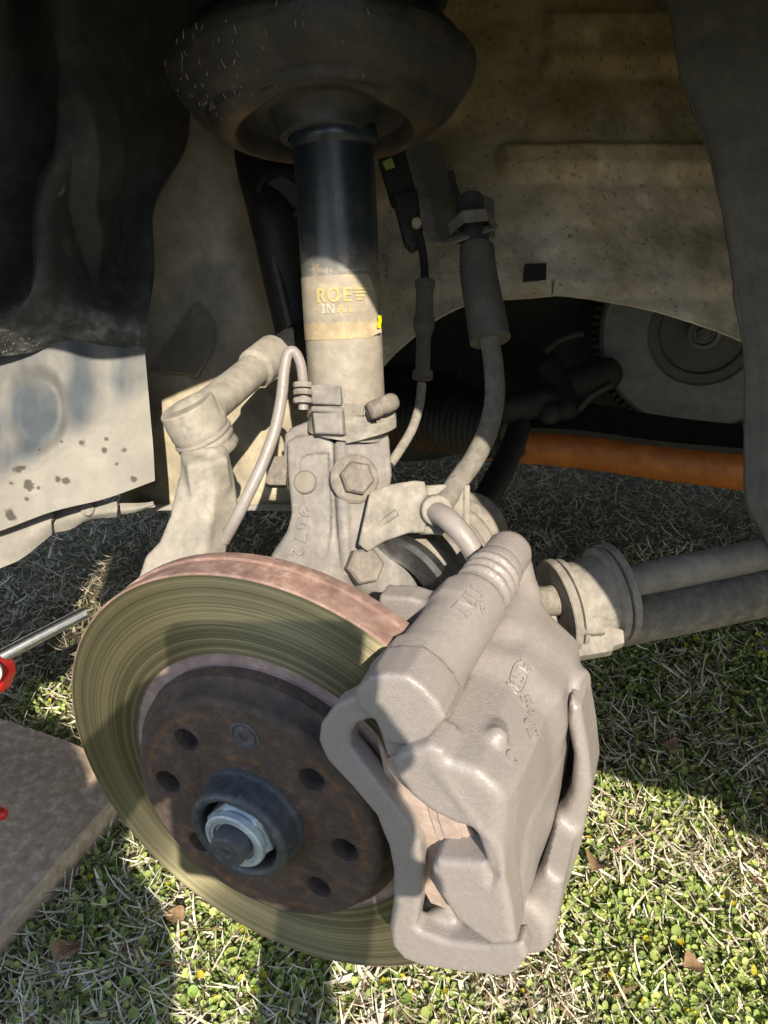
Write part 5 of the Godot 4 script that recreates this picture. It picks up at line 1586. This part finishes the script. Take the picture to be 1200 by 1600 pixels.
# ---------------------------------------------------------------- the person who holds the camera; only the shadow falls into view
func photographer() -> void:
	var o := thing("person", "person crouching in dark clothes holding a phone in both hands", "person", Vector3(-.3, 0, .5))
	var W := func(x: float, y: float, z: float) -> Vector3: return eye + cx * x + cy * y + cz * z
	var p := []
	p.append(Cap.new(W.call(-.36, -.78, .44), W.call(-.27, -.26, .46), .17, .16, .06))
	p.append(Cap.new(W.call(-.27, -.30, .46), W.call(-.20, -.130, .46), .14, .12, .05))
	p.append(Cap.new(W.call(-.27, -.26, .46), W.call(-.06, -.27, .42), .10, .07, .05))
	p.append(Cap.new(W.call(-.07, -.28, .42), W.call(.075, -.40, .26), .050, .040, .03))
	p.append(Cap.new(W.call(.075, -.40, .26), W.call(.056, -.13, .045), .038, .027, .02))
	p.append(Cap.new(W.call(-.36, -.26, .48), W.call(-.25, -.36, .22), .06, .045, .03))
	p.append(Cap.new(W.call(-.25, -.36, .22), W.call(-.082, -.075, .045), .042, .026, .02))
	p.append(Cap.new(W.call(-.40, -.62, .40), W.call(-.135, -.29, .08), .11, .08, .05))
	p.append(Cap.new(W.call(-.135, -.29, .08), W.call(-.18, -.78, .22), .075, .055, .03))
	p.append(Cap.new(W.call(-.40, -.62, .40), W.call(-.36, -.33, .06), .11, .085, .05))
	p.append(Cap.new(W.call(-.36, -.33, .06), W.call(-.40, -.78, .22), .075, .055, .03))
	p.append(Cap.new(W.call(-.30, -.25, .50), W.call(-.33, -.12, .54), .06, .055, .03))
	commit(solid(p, .014), "clothed_body", M.cloth, o, 0.2)
	var hh := [Ell.new(Transform3D(pitch_basis(), W.call(-.34, -.03, .56)), Vector3(.078, .11, .095), .02)]
	commit(solid(hh, .01), "head", M.skin, o, 0.0)
	var hd := []
	# right hand: palm behind the phone, thumb and fingers along its edge
	hd.append(Cap.new(W.call(.054, -.13, .045), W.call(.062, -.085, .03), .026, .022, .01))
	for k in 4: hd.append(Cap.new(W.call(.066, -.105 + k * .020, .024), W.call(.058 - k * .002, -.098 + k * .022, .004), .0095, .008, .004))
	hd.append(Cap.new(W.call(.066, -.108, .035), W.call(.083, -.112, .02), .013, .011, .006))
	hd.append(Cap.new(W.call(.06, -.10, .04), W.call(.035, -.06, .028), .011, .009, .004))
	# left hand
	hd.append(Cap.new(W.call(-.080, -.075, .045), W.call(-.060, -.050, .03), .026, .022, .01))
	for k in 4: hd.append(Cap.new(W.call(-.056, -.085 + k * .019, .026), W.call(-.046, -.08 + k * .019, .006), .0095, .008, .004))
	hd.append(Cap.new(W.call(-.06, -.06, .04), W.call(-.030, -.05, .028), .011, .009, .004))
	commit(solid(hd, .005), "hand", M.skin, o, 0.0)
	var ph := thing("phone", "black phone held upright in front of the person", "phone", W.call(.005, -.06, .012))
	commit(plate([W.call(-.044, .008, .005), W.call(-.04, .012, .005), W.call(.048, .012, .005), W.call(.056, .006, .005), W.call(.058, -.145, .005), W.call(.052, -.152, .005), W.call(-.04, -.152, .005), W.call(-.045, -.147, .005)], -cz, .009, .001), "phone_case", M.phone_black, ph, 0.0)
